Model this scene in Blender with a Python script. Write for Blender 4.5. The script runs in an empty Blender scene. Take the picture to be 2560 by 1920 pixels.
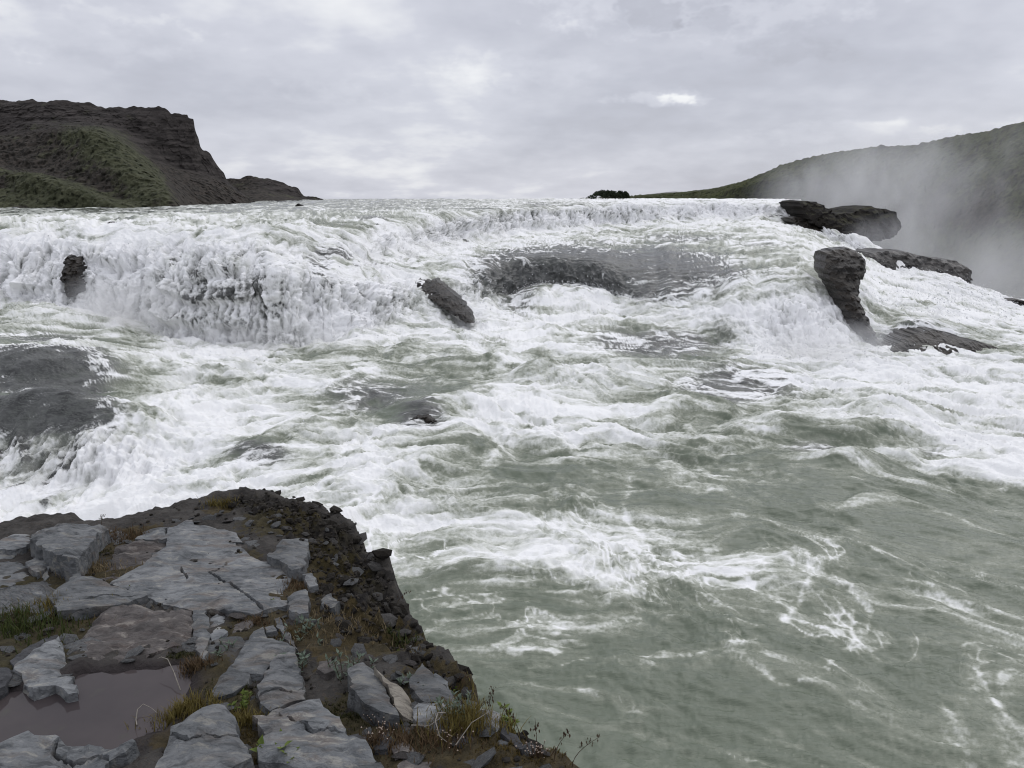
import bpy, math, random
import numpy as np
from mathutils import Vector
from mathutils.geometry import delaunay_2d_cdt

# ------------------------------------------------------------------ camera, sky, sun, exposure
SC = bpy.context.scene
COL = SC.collection
PITCH = math.radians(13.1)
FPX = 1990.0                    # focal length in photo pixels (2560 wide)
EYE = 10.0
cam_data = bpy.data.cameras.new('camera')
cam_data.sensor_width = 36.0
cam_data.lens = 36.0 * FPX / 2560.0
cam_data.clip_start = 0.05
cam_data.clip_end = 20000.0
cam = bpy.data.objects.new('camera', cam_data)
cam.location = (0, 0, EYE)
cam.rotation_euler = (math.pi / 2 - PITCH, 0, 0)
COL.objects.link(cam)
SC.camera = cam

SC.view_settings.view_transform = 'Standard'
SC.view_settings.look = 'None'
SC.view_settings.exposure = 0.0
SC.view_settings.gamma = 1.0
SC.view_settings.use_curve_mapping = False
SC.render.engine = 'CYCLES'
SC.cycles.max_bounces = 5
SC.cycles.diffuse_bounces = 2
SC.cycles.glossy_bounces = 2
SC.cycles.transmission_bounces = 2
SC.cycles.volume_bounces = 1
SC.cycles.transparent_max_bounces = 8
SC.cycles.filter_width = 1.1
SC.cycles.use_denoising = True
SC.cycles.denoiser = 'OPENIMAGEDENOISE'
SC.cycles.denoising_input_passes = 'RGB_ALBEDO_NORMAL'
SC.cycles.denoising_prefilter = 'ACCURATE'
SC.cycles.use_adaptive_sampling = True
SC.cycles.adaptive_threshold = 0.012
SC.cycles.volume_step_rate = 1.0
SC.cycles.volume_max_steps = 128

SUN_EL, SUN_AZ = math.radians(48), math.radians(40)      # azimuth from +Y towards +X
sun_data = bpy.data.lights.new('sun', 'SUN')
sun_data.energy = 0.8
sun_data.angle = math.radians(60)
sun_data.color = (1.0, 0.97, 0.93)
sun = bpy.data.objects.new('sun', sun_data)
sun_dir = Vector((math.sin(SUN_AZ) * math.cos(SUN_EL), math.cos(SUN_AZ) * math.cos(SUN_EL), math.sin(SUN_EL)))
sun.rotation_euler = (-sun_dir).to_track_quat('-Z', 'Y').to_euler()
sun.location = (20, 20, 60)
COL.objects.link(sun)


class NT:
    """small helper to write node trees"""
    def __init__(self, tree):
        self.t = tree
        tree.nodes.clear()
    def n(self, kind, ins=None, **props):
        nd = self.t.nodes.new(kind)
        for k, v in props.items():
            setattr(nd, k, v)
        for k, v in (ins or {}).items():
            if isinstance(v, bpy.types.NodeSocket):
                self.t.links.new(v, nd.inputs[k])
            else:
                nd.inputs[k].default_value = v
        return nd
    def math(self, op, a, b=0.0, c=None, clamp=False):
        ins = {0: a, 1: b}
        if c is not None:
            ins[2] = c
        return self.n('ShaderNodeMath', ins, operation=op, use_clamp=clamp).outputs[0]
    def mix(self, f, a, b, blend='MIX', clamp=True):
        nd = self.n('ShaderNodeMix', None, data_type='RGBA', blend_type=blend, clamp_factor=True)
        for k, v in ((0, f), (6, a), (7, b)):
            if isinstance(v, bpy.types.NodeSocket):
                self.t.links.new(v, nd.inputs[k])
            else:
                if k != 0 and len(v) == 3:
                    v = (*v, 1)
                nd.inputs[k].default_value = v
        return nd.outputs[2]
    def ramp(self, f, lo, hi, a=0.0, b=1.0, smooth=True):
        return self.n('ShaderNodeMapRange', {0: f, 1: lo, 2: hi, 3: a, 4: b},
                      interpolation_type='SMOOTHSTEP' if smooth else 'LINEAR').outputs[0]
    def noise(self, vec, scale, detail=4, rough=.55, dist=0.0, color=False, dims='3D'):
        nd = self.n('ShaderNodeTexNoise', None, noise_dimensions=dims)
        for k, v in (('Vector', vec), ('Scale', scale), ('Detail', detail), ('Roughness', rough), ('Distortion', dist)):
            if isinstance(v, bpy.types.NodeSocket):
                self.t.links.new(v, nd.inputs[k])
            else:
                nd.inputs[k].default_value = v
        return nd.outputs[1 if color else 0]
    def link(self, a, b):
        self.t.links.new(a, b)


def pix_dir(px, py):
    a, b = (px - 1280) / FPX, (960 - py) / FPX
    return np.array((a, math.cos(PITCH) + b * math.sin(PITCH), -math.sin(PITCH) + b * math.cos(PITCH)))


def build_world():
    w = bpy.data.worlds.new('World')
    SC.world = w
    w.use_nodes = True
    q = NT(w.node_tree)
    co = q.n('ShaderNodeTexCoord').outputs['Generated']
    sep = q.n('ShaderNodeSeparateXYZ', {0: co})
    x, y, z = sep.outputs
    zc = q.math('MAXIMUM', z, 0.0)
    den = q.math('ADD', zc, 0.26)
    p = q.n('ShaderNodeCombineXYZ', {0: q.math('DIVIDE', x, den), 1: q.math('DIVIDE', y, den), 2: zc}).outputs[0]
    big = q.noise(p, 0.55, 1, .5, 0, dims='2D')
    med = q.noise(p, 1.7, 3, .56, 0, dims='2D')
    fine = q.noise(p, 5.5, 3, .62, 0, dims='2D')
    v = q.math('ADD', q.math('MULTIPLY', big, .34), q.math('ADD', q.math('MULTIPLY', med, .48), q.math('MULTIPLY', fine, .18)))
    v = q.ramp(v, .12, .78)
    az = q.math('ARCTAN2', x, y)
    el = q.math('ARCSINE', z)

    pv = q.n('ShaderNodeCombineXYZ', {0: q.math('MULTIPLY', az, 26.0), 1: q.math('MULTIPLY', el, 44.0)}).outputs[0]
    puff = q.noise(pv, 1.0, 3, .6, 0, dims='2D')
    def blob(px, py, rx, ry, amp, wob=.5):
        d = pix_dir(px, py)
        a0 = math.atan2(d[0], d[1]); e0 = math.asin(d[2] / np.linalg.norm(d))
        u = q.math('DIVIDE', q.math('SUBTRACT', az, a0), rx / FPX)
        t = q.math('DIVIDE', q.math('SUBTRACT', el, e0), ry / FPX)
        r2 = q.math('ADD', q.math('MULTIPLY', u, u), q.math('MULTIPLY', t, t))
        r2 = q.math('ADD', r2, q.math('MULTIPLY', q.math('SUBTRACT', puff, .5), wob * 9))
        return q.math('MULTIPLY', q.ramp(r2, 1.6, .0), amp)
    feats = [(1640, 249, 115, 15, .34, .5), (1700, 240, 48, 18, .26, .5),
             (1640, 38, 85, 30, -.34, .8), (1770, 48, 60, 30, -.28, .8), (1960, 130, 130, 24, -.16, .6),
             (1760, 0, 330, 70, .22, .6), (820, 225, 130, 24, .10, .6), (1290, 185, 170, 40, .10, .6),
             (950, 485, 190, 9, .15, .35), (2150, 330, 260, 22, .16, .5), (120, 60, 250, 60, .14, .5)]
    f = v
    for ft in feats:
        f = q.math('ADD', f, blob(*ft))
    cl = q.n('ShaderNodeValToRGB', {0: f})
    r = cl.color_ramp
    r.elements[0].position = -0.0; r.elements[0].color = (.46, .47, .53, 1)
    r.elements[1].position = 1.0; r.elements[1].color = (.93, .94, .955, 1)
    e = r.elements.new(.36); e.color = (.545, .56, .635, 1)
    e = r.elements.new(.7); e.color = (.655, .67, .745, 1)
    # overcast dome brightens to the zenith
    lum = q.ramp(zc, .18, .95, 1.0, 1.5)
    cloud = q.n('ShaderNodeVectorMath', {0: cl.outputs[0], 'Scale': q.math('MULTIPLY', lum, 10.0)}, operation='SCALE').outputs[0]
    sky = q.n('ShaderNodeTexSky', sky_type='NISHITA', sun_disc=False, sun_elevation=SUN_EL, sun_rotation=SUN_AZ)
    col = q.mix(.95, sky.outputs[0], cloud)
    # below the horizon the dome is grey like the clouds at the skyline
    bg = q.n('ShaderNodeBackground', {0: col, 1: .1})
    out = q.n('ShaderNodeOutputWorld')
    q.link(bg.outputs[0], out.inputs[0])
    w.cycles.sampling_method = 'MANUAL'
    w.cycles.sample_map_resolution = 512


build_world()

# ------------------------------------------------------------------ numeric helpers
TAN = lambda py: math.tan(PITCH + math.atan((py - 960.0) / FPX))


def ray_at_y(px, py, Y):
    """world point at forward distance Y seen at photo pixel (px, py)"""
    d = pix_dir(px, py)
    k = Y / d[1]
    return np.array((d[0] * k, Y, EYE + d[2] * k))


def pix_of(X, Y, Z):
    c, s = math.cos(PITCH), math.sin(PITCH)
    zz = Z - EYE
    dep = Y * c - zz * s
    up = Y * s + zz * c
    return 1280 + FPX * X / dep, 960 - FPX * up / dep


_rng = np.random.RandomState(7)
_PERM = np.concatenate([_rng.permutation(256)] * 3).astype(np.int32)
_ang = _rng.rand(256) * 2 * np.pi
_GX, _GY = np.cos(_ang).astype(np.float32), np.sin(_ang).astype(np.float32)
_G3 = _rng.normal(size=(256, 3)).astype(np.float32)
_G3 /= np.linalg.norm(_G3, axis=1)[:, None]


def perlin(x, y, seed=0):
    x = np.asarray(x, np.float32) + seed * 17.37; y = np.asarray(y, np.float32) + seed * 9.13
    xf = np.floor(x); yf = np.floor(y)
    xi = xf.astype(np.int32) & 255; yi = yf.astype(np.int32) & 255
    fx = x - xf; fy = y - yf
    u = fx * fx * fx * (fx * (fx * 6 - 15) + 10); v = fy * fy * fy * (fy * (fy * 6 - 15) + 10)
    a = _PERM[xi]; b = _PERM[(xi + 1) & 255]
    h00 = _PERM[a + yi] ; h01 = _PERM[a + ((yi + 1) & 255)]
    h10 = _PERM[b + yi] ; h11 = _PERM[b + ((yi + 1) & 255)]
    n00 = _GX[h00] * fx + _GY[h00] * fy
    n10 = _GX[h10] * (fx - 1) + _GY[h10] * fy
    n01 = _GX[h01] * fx + _GY[h01] * (fy - 1)
    n11 = _GX[h11] * (fx - 1) + _GY[h11] * (fy - 1)
    return ((n00 * (1 - u) + n10 * u) * (1 - v) + (n01 * (1 - u) + n11 * u) * v) * 1.5


def fbm(x, y, octaves=4, seed=0, gain=.5, lac=2.03):
    t = 0; a = 1.0; s = 0
    for k in range(octaves):
        t = t + perlin(x, y, seed + k * 3) * a; s += a
        a *= gain; x = x * lac; y = y * lac
    return t / s


def ridged(x, y, octaves=4, seed=0, gain=.5, lac=2.07):
    t = 0; a = 1.0; s = 0
    for k in range(octaves):
        t = t + (1 - np.abs(perlin(x, y, seed + k * 5)) * 2) * a; s += a
        a *= gain; x = x * lac; y = y * lac
    return t / s


def perlin3(p, seed=0):
    p = np.asarray(p, np.float32) + np.float32(seed * 13.7)
    pf = np.floor(p); f = p - pf
    i = pf.astype(np.int32) & 255
    w = f * f * f * (f * (f * 6 - 15) + 10)
    out = 0
    for dx in (0, 1):
        for dy in (0, 1):
            for dz in (0, 1):
                h = _PERM[_PERM[_PERM[(i[:, 0] + dx) & 255] + ((i[:, 1] + dy) & 255)] + ((i[:, 2] + dz) & 255)]
                g = _G3[h]
                d = g[:, 0] * (f[:, 0] - dx) + g[:, 1] * (f[:, 1] - dy) + g[:, 2] * (f[:, 2] - dz)
                out = out + d * np.abs(1 - dx - w[:, 0]) * np.abs(1 - dy - w[:, 1]) * np.abs(1 - dz - w[:, 2])
    return out * 1.5


def fbm3(p, octaves=4, seed=0, gain=.5):
    t = 0; a = 1.0; s = 0
    for k in range(octaves):
        t = t + perlin3(p, seed + k * 3) * a; s += a
        a *= gain; p = p * 2.03
    return t / s


def sstep(a, b, x):
    t = np.clip((x - a) / (b - a), 0, 1)
    return t * t * (3 - 2 * t)


def pchip(xs, ys, x):
    """monotone cubic interpolation"""
    xs = np.asarray(xs, float); ys = np.asarray(ys, float)
    h = np.diff(xs); dl = np.diff(ys) / h
    m = np.zeros_like(ys)
    for i in range(1, len(xs) - 1):
        if dl[i - 1] * dl[i] > 0:
            w1 = 2 * h[i] + h[i - 1]; w2 = h[i] + 2 * h[i - 1]
            m[i] = (w1 + w2) / (w1 / dl[i - 1] + w2 / dl[i])
    m[0] = dl[0]; m[-1] = dl[-1]
    x = np.clip(x, xs[0], xs[-1])
    k = np.clip(np.searchsorted(xs, x, side='right') - 1, 0, len(xs) - 2)
    t = (x - xs[k]) / h[k]
    return ((2 * t**3 - 3 * t**2 + 1) * ys[k] + (t**3 - 2 * t**2 + t) * h[k] * m[k]
            + (-2 * t**3 + 3 * t**2) * ys[k + 1] + (t**3 - t**2) * h[k] * m[k + 1])


def make_obj(name, verts, faces, mat, parent=None, smooth=True, attrs=None, label=None, cat=None, kind=None, group=None, mats=None, fmat=None):
    me = bpy.data.meshes.new(name)
    verts = np.asarray(verts, np.float32)
    if isinstance(faces, np.ndarray):
        nf, k = faces.shape
        me.vertices.add(len(verts)); me.vertices.foreach_set('co', verts.ravel())
        me.loops.add(nf * k); me.loops.foreach_set('vertex_index', faces.astype(np.int32).ravel())
        me.polygons.add(nf); me.polygons.foreach_set('loop_start', np.arange(0, nf * k, k, dtype=np.int32))
    else:
        me.from_pydata([tuple(map(float, v)) for v in verts], [], [tuple(int(i) for i in f) for f in faces])
    for m in (mats or [mat]):
        me.materials.append(m)
    if fmat is not None:
        me.polygons.foreach_set('material_index', np.asarray(fmat, np.int32))
    me.polygons.foreach_set('use_smooth', np.full(len(me.polygons), smooth, bool))
    for k, v in (attrs or {}).items():
        a = me.attributes.new(k, 'FLOAT', 'POINT')
        a.data.foreach_set('value', np.asarray(v, np.float32))
    me.update(); me.validate(clean_customdata=False)
    o = bpy.data.objects.new(name, me)
    COL.objects.link(o)
    if parent is not None:
        o.parent = parent
    tag(o, label, cat, kind, group)
    return o


def tag(o, label=None, cat=None, kind=None, group=None):
    for k, v in (('label', label), ('category', cat), ('kind', kind), ('group', group)):
        if v:
            o[k] = v
    return o


def grid_faces(nr, nc):
    i = np.arange((nr - 1) * (nc - 1)); r = i // (nc - 1); c = i % (nc - 1)
    a = r * nc + c
    return np.stack([a, a + 1, a + nc + 1, a + nc], 1)


def new_mat(name):
    m = bpy.data.materials.new(name)
    m.use_nodes = True
    return m, NT(m.node_tree)


def finish(q, bsdf, disp=None):
    out = q.n('ShaderNodeOutputMaterial')
    q.link(bsdf, out.inputs[0])


def attr(q, name):
    return q.n('ShaderNodeAttribute', attribute_name=name).outputs['Fac']


def poly_sd(P, poly):
    """signed distance (positive inside) of points to a polygon"""
    d = np.full(len(P), 1e9); inside = np.zeros(len(P), bool)
    for i in range(len(poly)):
        a, b = poly[i], poly[(i + 1) % len(poly)]
        e = b - a; w = P - a
        t = np.clip((w @ e) / (e @ e), 0, 1)
        d = np.minimum(d, np.hypot(w[:, 0] - t * e[0], w[:, 1] - t * e[1]))
        c = (a[1] > P[:, 1]) != (b[1] > P[:, 1])
        with np.errstate(divide='ignore', invalid='ignore'):
            xi = a[0] + (P[:, 1] - a[1]) * e[0] / e[1]
        inside ^= c & (P[:, 0] < xi)
    return np.where(inside, d, -d)



# ------------------------------------------------------------------ river: one lofted surface through the falls
# feature lines, far to near: (photo x, photo y, forward distance in metres)
LINES = [
    # far upstream
    [(-700, None, 300, 8.7), (0, None, 300, 8.9), (500, None, 300, 9.4), (800, None, 300, 9.9), (1900, None, 300, 9.92), (2000, None, 240, 9.3), (2080, None, 150, -8), (2200, None, 125, -14), (3200, None, 110, -16)],
    [(-700, 530, 115), (0, 522, 130), (400, 516, 140), (800, 508, 150), (1200, 503, 170), (1600, 500, 180), (1900, 500, 190), (2000, 503, 150), (2080, None, 124, 2), (2200, None, 110, -7), (3200, None, 95, -12)],
    # upper lip
    [(-700, 605, 52), (0, 574, 56.5), (300, 572, 57.5), (600, 574, 56.5), (800, 562, 64), (1000, 545, 77), (1200, 525, 95), (1350, 512, 108), (1500, 507, 114), (1700, 505, 120), (1900, 508, 122), (2000, 520, 118), (2080, 572, 108), (2200, 622, 98), (2260, 664, 93), (2330, 688, 90), (2430, 713, 86), (2560, 758, 82), (3200, 830, 72)],
    # foot of the upper fall / ledge
    [(-700, 690, 47), (0, 650, 52.5), (300, 640, 53), (600, 645, 51.5), (800, 655, 55), (1000, 640, 68), (1200, 605, 88), (1350, 590, 98), (1500, 575, 106), (1700, 556, 113), (1900, 548, 116), (2000, 566, 111), (2100, 612, 103), (2200, 662, 92), (2330, 720, 80), (2560, 790, 72), (3200, 860, 62)],
    # lower lip
    [(-700, 760, 43), (0, 700, 51.5), (300, 690, 51.6), (600, 690, 50.1), (800, 700, 52), (1000, 690, 60), (1200, 664, 67), (1350, 660, 70), (1500, 665, 70), (1700, 682, 67), (1900, 695, 60), (2000, 690, 58.5), (2100, 700, 60), (2200, 745, 63), (2330, 780, 61), (2560, 835, 57), (3200, 890, 53)],
    # foot of the lower fall
    [(-700, 850, 38), (0, 748, 50.4), (300, 805, 49.4), (500, 862, 48.3), (650, 870, 48.3), (800, 867, 49), (950, 835, 52), (1100, 815, 55), (1200, 785, 59), (1350, 745, 66.5), (1500, 756, 65.5), (1600, 800, 59), (1750, 862, 52.5), (1900, 890, 50), (2000, 898, 49), (2150, 895, 48.8), (2330, 872, 50), (2560, 876, 50), (3200, 920, 47)],
    [(-700, 960, 32), (0, 860, 41), (200, 880, 41), (400, 920, 40), (650, 930, 41), (900, 920, 43), (1100, 905, 46), (1350, 885, 48.2), (1600, 905, 46.5), (1900, 945, 43), (2200, 942, 43.7), (2560, 942, 43.7), (3200, 960, 42)],
    [(-700, 1080, 27), (0, 1015, 32), (150, 1035, 31.5), (320, 1060, 31), (500, 1060, 32.5), (700, 1050, 33.5), (1000, 1050, 34.5), (1300, 1052, 35), (1700, 1060, 34.7), (2100, 1060, 34.7), (2560, 1080, 33.5), (3200, 1080, 33.5)],
    [(-700, 1330, 22), (0, 1310, 25.3), (200, 1290, 26), (400, 1260, 26.5), (700, 1240, 26.5), (1000, 1240, 26.2), (1500, 1250, 25.8), (2560, 1260, 25.6), (3200, 1260, 25.6)],
    [(-700, None, 18.5, -.9), (0, None, 18.5, -.9), (700, None, 18.1, -.4), (3200, None, 18.1, -.35)],
    [(-700, None, 11.4, -.6), (3200, None, 11.4, -.45)],
    [(-700, None, 2.0, -.7), (3200, None, 2.0, -.6)],
]
ROWS = [14, 52, 100, 84, 118, 70, 86, 108, 104, 96, 8]
FOAM_Y = [500, 530, 560, 600, 640, 680, 720, 760, 800, 850, 900, 950, 1000, 1050, 1100, 1150, 1200, 1250, 1300, 1350, 1400, 1450, 1500, 1600, 1700, 1900]
FOAM = """
3 3 3 3 3 3 4 5 6 7 8 8 8 8 9 9 9
4 4 4 5 5 5 5 5 6 7 8 9 8 8 9 9 9
7 7 7 7 6 6 6 7 8 8 8 8 7 8 9 9 9
9 9 9 8 8 7 8 9 9 7 5 6 7 8 9 9 9
9 8 9 8 8 8 9 9 6 4 3 5 5 7 9 9 9
9 8 9 8 8 9 9 9 3 2 2 4 5 6 9 9 9
9 9 9 7 7 9 9 6 3 4 5 7 7 7 9 9 9
9 9 9 7 7 9 7 6 8 9 7 8 9 9 8 9 9
6 7 9 8 7 9 8 8 9 9 7 7 9 9 6 9 9
4 4 5 9 8 9 7 7 9 7 5 5 9 9 6 5 6
7 8 6 9 8 4 4 5 7 7 4 4 9 9 9 9 7
3 3 5 9 8 7 4 3 6 7 7 6 8 9 9 8 8
2 2 5 9 8 5 3 3 9 7 6 4 6 7 7 8 8
2 2 6 9 8 6 4 7 9 8 6 4 5 7 9 8 9
6 5 7 9 7 8 8 5 6 7 7 5 4 4 7 9 9
7 7 8 9 4 5 7 5 3 4 4 3 2 5 6 8 9
7 8 9 9 8 6 7 5 3 3 2 2 2 2 3 6 8
9 9 9 9 9 7 7 6 4 4 2 1 1 1 2 2 3
9 9 9 9 9 6 7 6 6 5 3 2 1 1 1 1 1
9 9 9 9 9 7 6 5 7 6 5 3 2 2 1 1 1
9 9 9 9 9 7 5 4 7 7 6 5 4 3 1 1 1
9 9 9 9 7 5 4 4 6 8 5 4 4 3 2 1 1
8 8 8 6 5 3 1 2 2 3 3 4 4 4 2 2 1
5 5 4 3 2 1 1 2 2 2 2 3 3 4 2 2 2
2 2 2 2 1 1 1 1 1 1 1 1 1 2 2 1 2
0 0 0 0 0 0 0 0 0 0 0 1 1 1 1 1 1
"""
# thin sheets of water over dark rock: x, y, rx, ry, strength
DARK = [(175, 690, 30, 55, 1.1), (85, 690, 26, 45, .45), (380, 725, 42, 60, .85), (500, 715, 40, 70, .95), (525, 790, 28, 45, .95), (640, 715, 90, 55, .6),
        (800, 660, 32, 45, 1.1), (835, 720, 40, 50, .9), (700, 832, 100, 30, .8), (560, 840, 60, 30, .6), (235, 588, 26, 12, .5), (700, 590, 50, 16, .35), (860, 560, 80, 16, .4),
        (1400, 685, 220, 56, 1.6), (1620, 690, 215, 62, 1.45), (1300, 725, 66, 75, 1.0), (1450, 610, 260, 16, .5), (1640, 655, 160, 20, .7), (1350, 622, 150, 20, .55), (1720, 598, 170, 18, .6), (1900, 612, 130, 16, .5), (1560, 640, 200, 18, .6),
        (1930, 690, 110, 40, .4), (1640, 862, 230, 44, .75), (1850, 965, 200, 50, .8), (1560, 830, 160, 22, .5), (1240, 560, 60, 20, .35), (1150, 595, 40, 26, .4), (1600, 545, 30, 20, .3),
        (60, 945, 230, 38, 1.3), (190, 970, 100, 30, .9), (110, 1052, 200, 36, 1.3), (250, 1075, 70, 40, .7), (60, 1180, 150, 70, .5), (150, 1225, 34, 22, .8), (640, 1150, 110, 38, .7), (1050, 1060, 75, 32, 1.0), (930, 990, 190, 60, .55), (1240, 990, 130, 30, .35),
        (110, 850, 190, 30, .5), (1000, 780, 70, 50, .5), (1260, 790, 80, 50, .2), (2260, 850, 170, 26, .7), (2050, 1130, 120, 30, .5), (2340, 1130, 70, 25, .6), (2180, 1060, 60, 16, .4),
        (330, 530, 300, 8, .4), (930, 548, 60, 12, .6), (1350, 512, 50, 7, .6), (2040, 585, 50, 14, .5)]


def build_river():
    cols = np.concatenate([np.linspace(-650, -70, 60), np.linspace(-60, 2620, 1010), np.linspace(2632, 3150, 50)])
    nc = len(cols)
    LY = []; LZ = []
    for ln in LINES:
        xs = [p[0] for p in ln]
        Ys = [p[2] for p in ln]
        Zs = [p[3] if p[1] is None else EYE - p[2] * TAN(p[1]) for p in ln]
        LY.append(pchip(xs, Ys, cols)); LZ.append(pchip(xs, Zs, cols))
    LY = np.array(LY); LZ = np.array(LZ)                 # lines x cols
    for k, (ay, az_) in {2: (.9, .10), 3: (.7, .25), 4: (.8, .25), 5: (.9, .12)}.items():      # uneven lips and feet
        wgt = sstep(2150, 1950, cols)
        LY[k] += (perlin(cols / 95.0, 0 * cols, 300 + k) + .5 * perlin(cols / 38.0, 0 * cols, 310 + k)) * ay * wgt * LY[k] / 52
        LZ[k] += (perlin(cols / 80.0, 0 * cols, 320 + k) + .5 * perlin(cols / 33.0, 0 * cols, 330 + k)) * az_ * wgt
    for k in range(1, len(LY)):                          # keep the profile running toward the viewer
        LY[k] = np.minimum(LY[k], LY[k - 1] - .3)
    # sharpen lips: insert a soft profile by monotone interpolation in line index
    v = np.concatenate([np.linspace(k, k + 1, n, endpoint=False) for k, n in enumerate(ROWS)] + [[len(ROWS)]])
    nr = len(v)
    idx = np.arange(len(LINES), dtype=float)
    Yg = np.zeros((nr, nc)); Zg = np.zeros((nr, nc))
    # vectorised pchip over columns
    h = 1.0
    def pch(A):
        dl = np.diff(A, axis=0)
        m = np.zeros_like(A)
        a, b = dl[:-1], dl[1:]
        ok = a * b > 0
        m[1:-1][ok] = 2 * a[ok] * b[ok] / (a[ok] + b[ok])
        m[0] = dl[0]; m[-1] = dl[-1]
        k = np.clip(np.floor(v).astype(int), 0, len(A) - 2)
        t = (v - k)[:, None]
        return ((2 * t**3 - 3 * t**2 + 1) * A[k] + (t**3 - 2 * t**2 + t) * m[k] + (-2 * t**3 + 3 * t**2) * A[k + 1] + (t**3 - t**2) * m[k + 1])
    Yg = pch(LY); Zg = pch(LZ)
    # x from photo column: px = 1280 + F * X / depth
    dep = Yg * math.cos(PITCH) - (Zg - EYE) * math.sin(PITCH)
    Xg = (cols[None, :] - 1280) * dep / FPX
    PX = np.broadcast_to(cols[None, :], Xg.shape)
    PY = 960 - FPX * (Yg * math.sin(PITCH) + (Zg - EYE) * math.cos(PITCH)) / dep
    ds = np.sqrt(np.diff(Xg, axis=0)**2 + np.diff(Yg, axis=0)**2 + np.diff(Zg, axis=0)**2)
    S = np.concatenate([np.zeros((1, nc)), np.cumsum(ds, 0)])
    S = S - S[-1:]                                        # arc length measured from the near edge
    f32 = lambda a: np.asarray(a, np.float32)
    X, Y, Z, S, PX, PY = map(f32, (Xg, Yg, Zg, S, PX, PY))
    # slope
    gz = np.gradient(Z, axis=0); gy = np.gradient(Y, axis=0)
    slope = np.abs(gz) / np.maximum(np.abs(gy), 1e-3)
    from_fall = sstep(.18, .75, slope)
    # ---- foam map
    fm = np.array([[float(t) for t in r.split()] for r in FOAM.strip().split('\n')]) / 9
    fx = np.clip(PX / 160.0, 0, 15.999); wob = 22 * fbm(X / 3.0, S / 3.0, 2, 40)
    fyv = np.interp(np.clip(PY + wob, 500, 1900), FOAM_Y, np.arange(len(FOAM_Y)))
    fyv = np.clip(fyv, 0, len(FOAM_Y) - 1.001)
    x0 = np.floor(fx).astype(int); y0 = np.floor(fyv).astype(int)
    tx = fx - x0; ty = fyv - y0
    tx = tx * tx * (3 - 2 * tx); ty = ty * ty * (3 - 2 * ty)
    base = (fm[y0, x0] * (1 - tx) + fm[y0, x0 + 1] * tx) * (1 - ty) + (fm[y0 + 1, x0] * (1 - tx) + fm[y0 + 1, x0 + 1] * tx) * ty
    base = f32(base)
    dark = np.zeros_like(X)
    for (cx, cy, rx, ry, s) in DARK:
        d2 = ((PX - cx) / rx)**2 + ((PY - cy) / ry)**2
        m = d2 < 5
        dark[m] = np.maximum(dark[m], s * np.exp(-d2[m] * .9))
    # ---- displacement
    dist = np.sqrt(X * X + Y * Y)
    near = sstep(34, 14, Y)                               # calmer green pool near the viewer
    turb = np.clip(base * 1.1, .12, 1)
    wx = fbm(X / 5, S / 5, 2, 60) * 1.6; wy = fbm(X / 5, S / 5, 2, 70) * 1.6
    # (a) swell of the rapids, (b) chop, (c) boiling foam
    swell = fbm((X + wx) / 5.5, (S + wy) / 3.2, 3, 1)
    chop = 1 - np.abs(fbm((X + wx) / 2.4, (S + wy) / 1.5, 3, 11)) * 2.6
    chop = np.clip(chop, -.6, 1)
    boil = .7 - np.abs(fbm(X / 1.1 + wx, S / .8 + wy, 4, 21, .6)) * 2.2        # sharp little crests
    micro = fbm(X / .45 + wx, S / .2 + wy, 3, 31, .6)
    fl_w = fbm(X / .8 + wx * .2, S / 4.6, 4, 81, .62)               # ribs running down the fall
    fl_b = np.abs(fbm(X / .62 + wx * .3, S / 1.7, 4, 91, .62)) * 2
    fallst = fbm(X / .42 + wx * .2, S / 2.4, 4, 151, .65)
    lobes = fbm(X / 4.2, S / 5.5, 2, 101)
    ph = (Z + 1.3 * fbm(X / 3.4, S / 9, 3, 171) + .12 * X / 3) / 1.7
    fr = ph - np.floor(ph)
    tier = np.where(fr < .75, fr / .75, (1 - fr) / .25) - .5         # broken ledges under the falling water
    tmask = sstep(-.25, .25, fbm(X / 2.6, S / 7, 2, 177))
    calm = 1 - np.clip(dark, 0, 1) * .5
    flat = 1 - from_fall
    up = sstep(62, 80, Y) * sstep(560, 520, PY)
    dz = flat * calm * (swell * (.85 - .55 * near) * (.5 + .5 * turb) + chop * (.24 - .13 * near) * (.35 + .65 * turb) + (boil - .35) * .26 * turb**1.5 * (1 - .35 * near) + micro * (.05 + .015 * near) + near * fbm(X / 1.5 + wx, S / .55 + wy, 3, 35, .55) * .10)
    dz *= 1 - .45 * up
    strk = fbm(X / 2.2 + wx * 1.3, S / .42 + wy * 1.3, 4, 133, .6)
    dz += np.clip(dark, 0, 1) * flat * strk * .16
    bil = .6 - np.abs(fbm(X / 1.3 + wx * .4, S / 1.7 + wy * .4, 3, 95, .6)) * 2
    str1 = 1 - np.abs(fbm(X / .42 + wx * .5, S / 1.1 + wy * .5, 3, 96, .6)) * 3
    str2 = 1 - np.abs(fbm(X / .2 + wx * .6, S / .42 + wy * .6, 2, 97, .6)) * 3
    dn = from_fall * (.25 + .75 * calm) * (lobes * 1.1 - tier * tmask * .7 + fl_w * .5 + (fl_b - .3) * .3 + (bil - .3) * .5 + fallst * .14 + str1 * .15 + str2 * .07)
    # surface normal for falls
    P = np.stack([X, Y, Z], -1)
    du = np.gradient(P, axis=1); dv = np.gradient(P, axis=0)
    nrm = np.cross(du, dv); nrm /= np.linalg.norm(nrm, axis=-1, keepdims=True) + 1e-9
    nrm *= np.sign(nrm[..., 2:3] + 1e-9)
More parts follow.
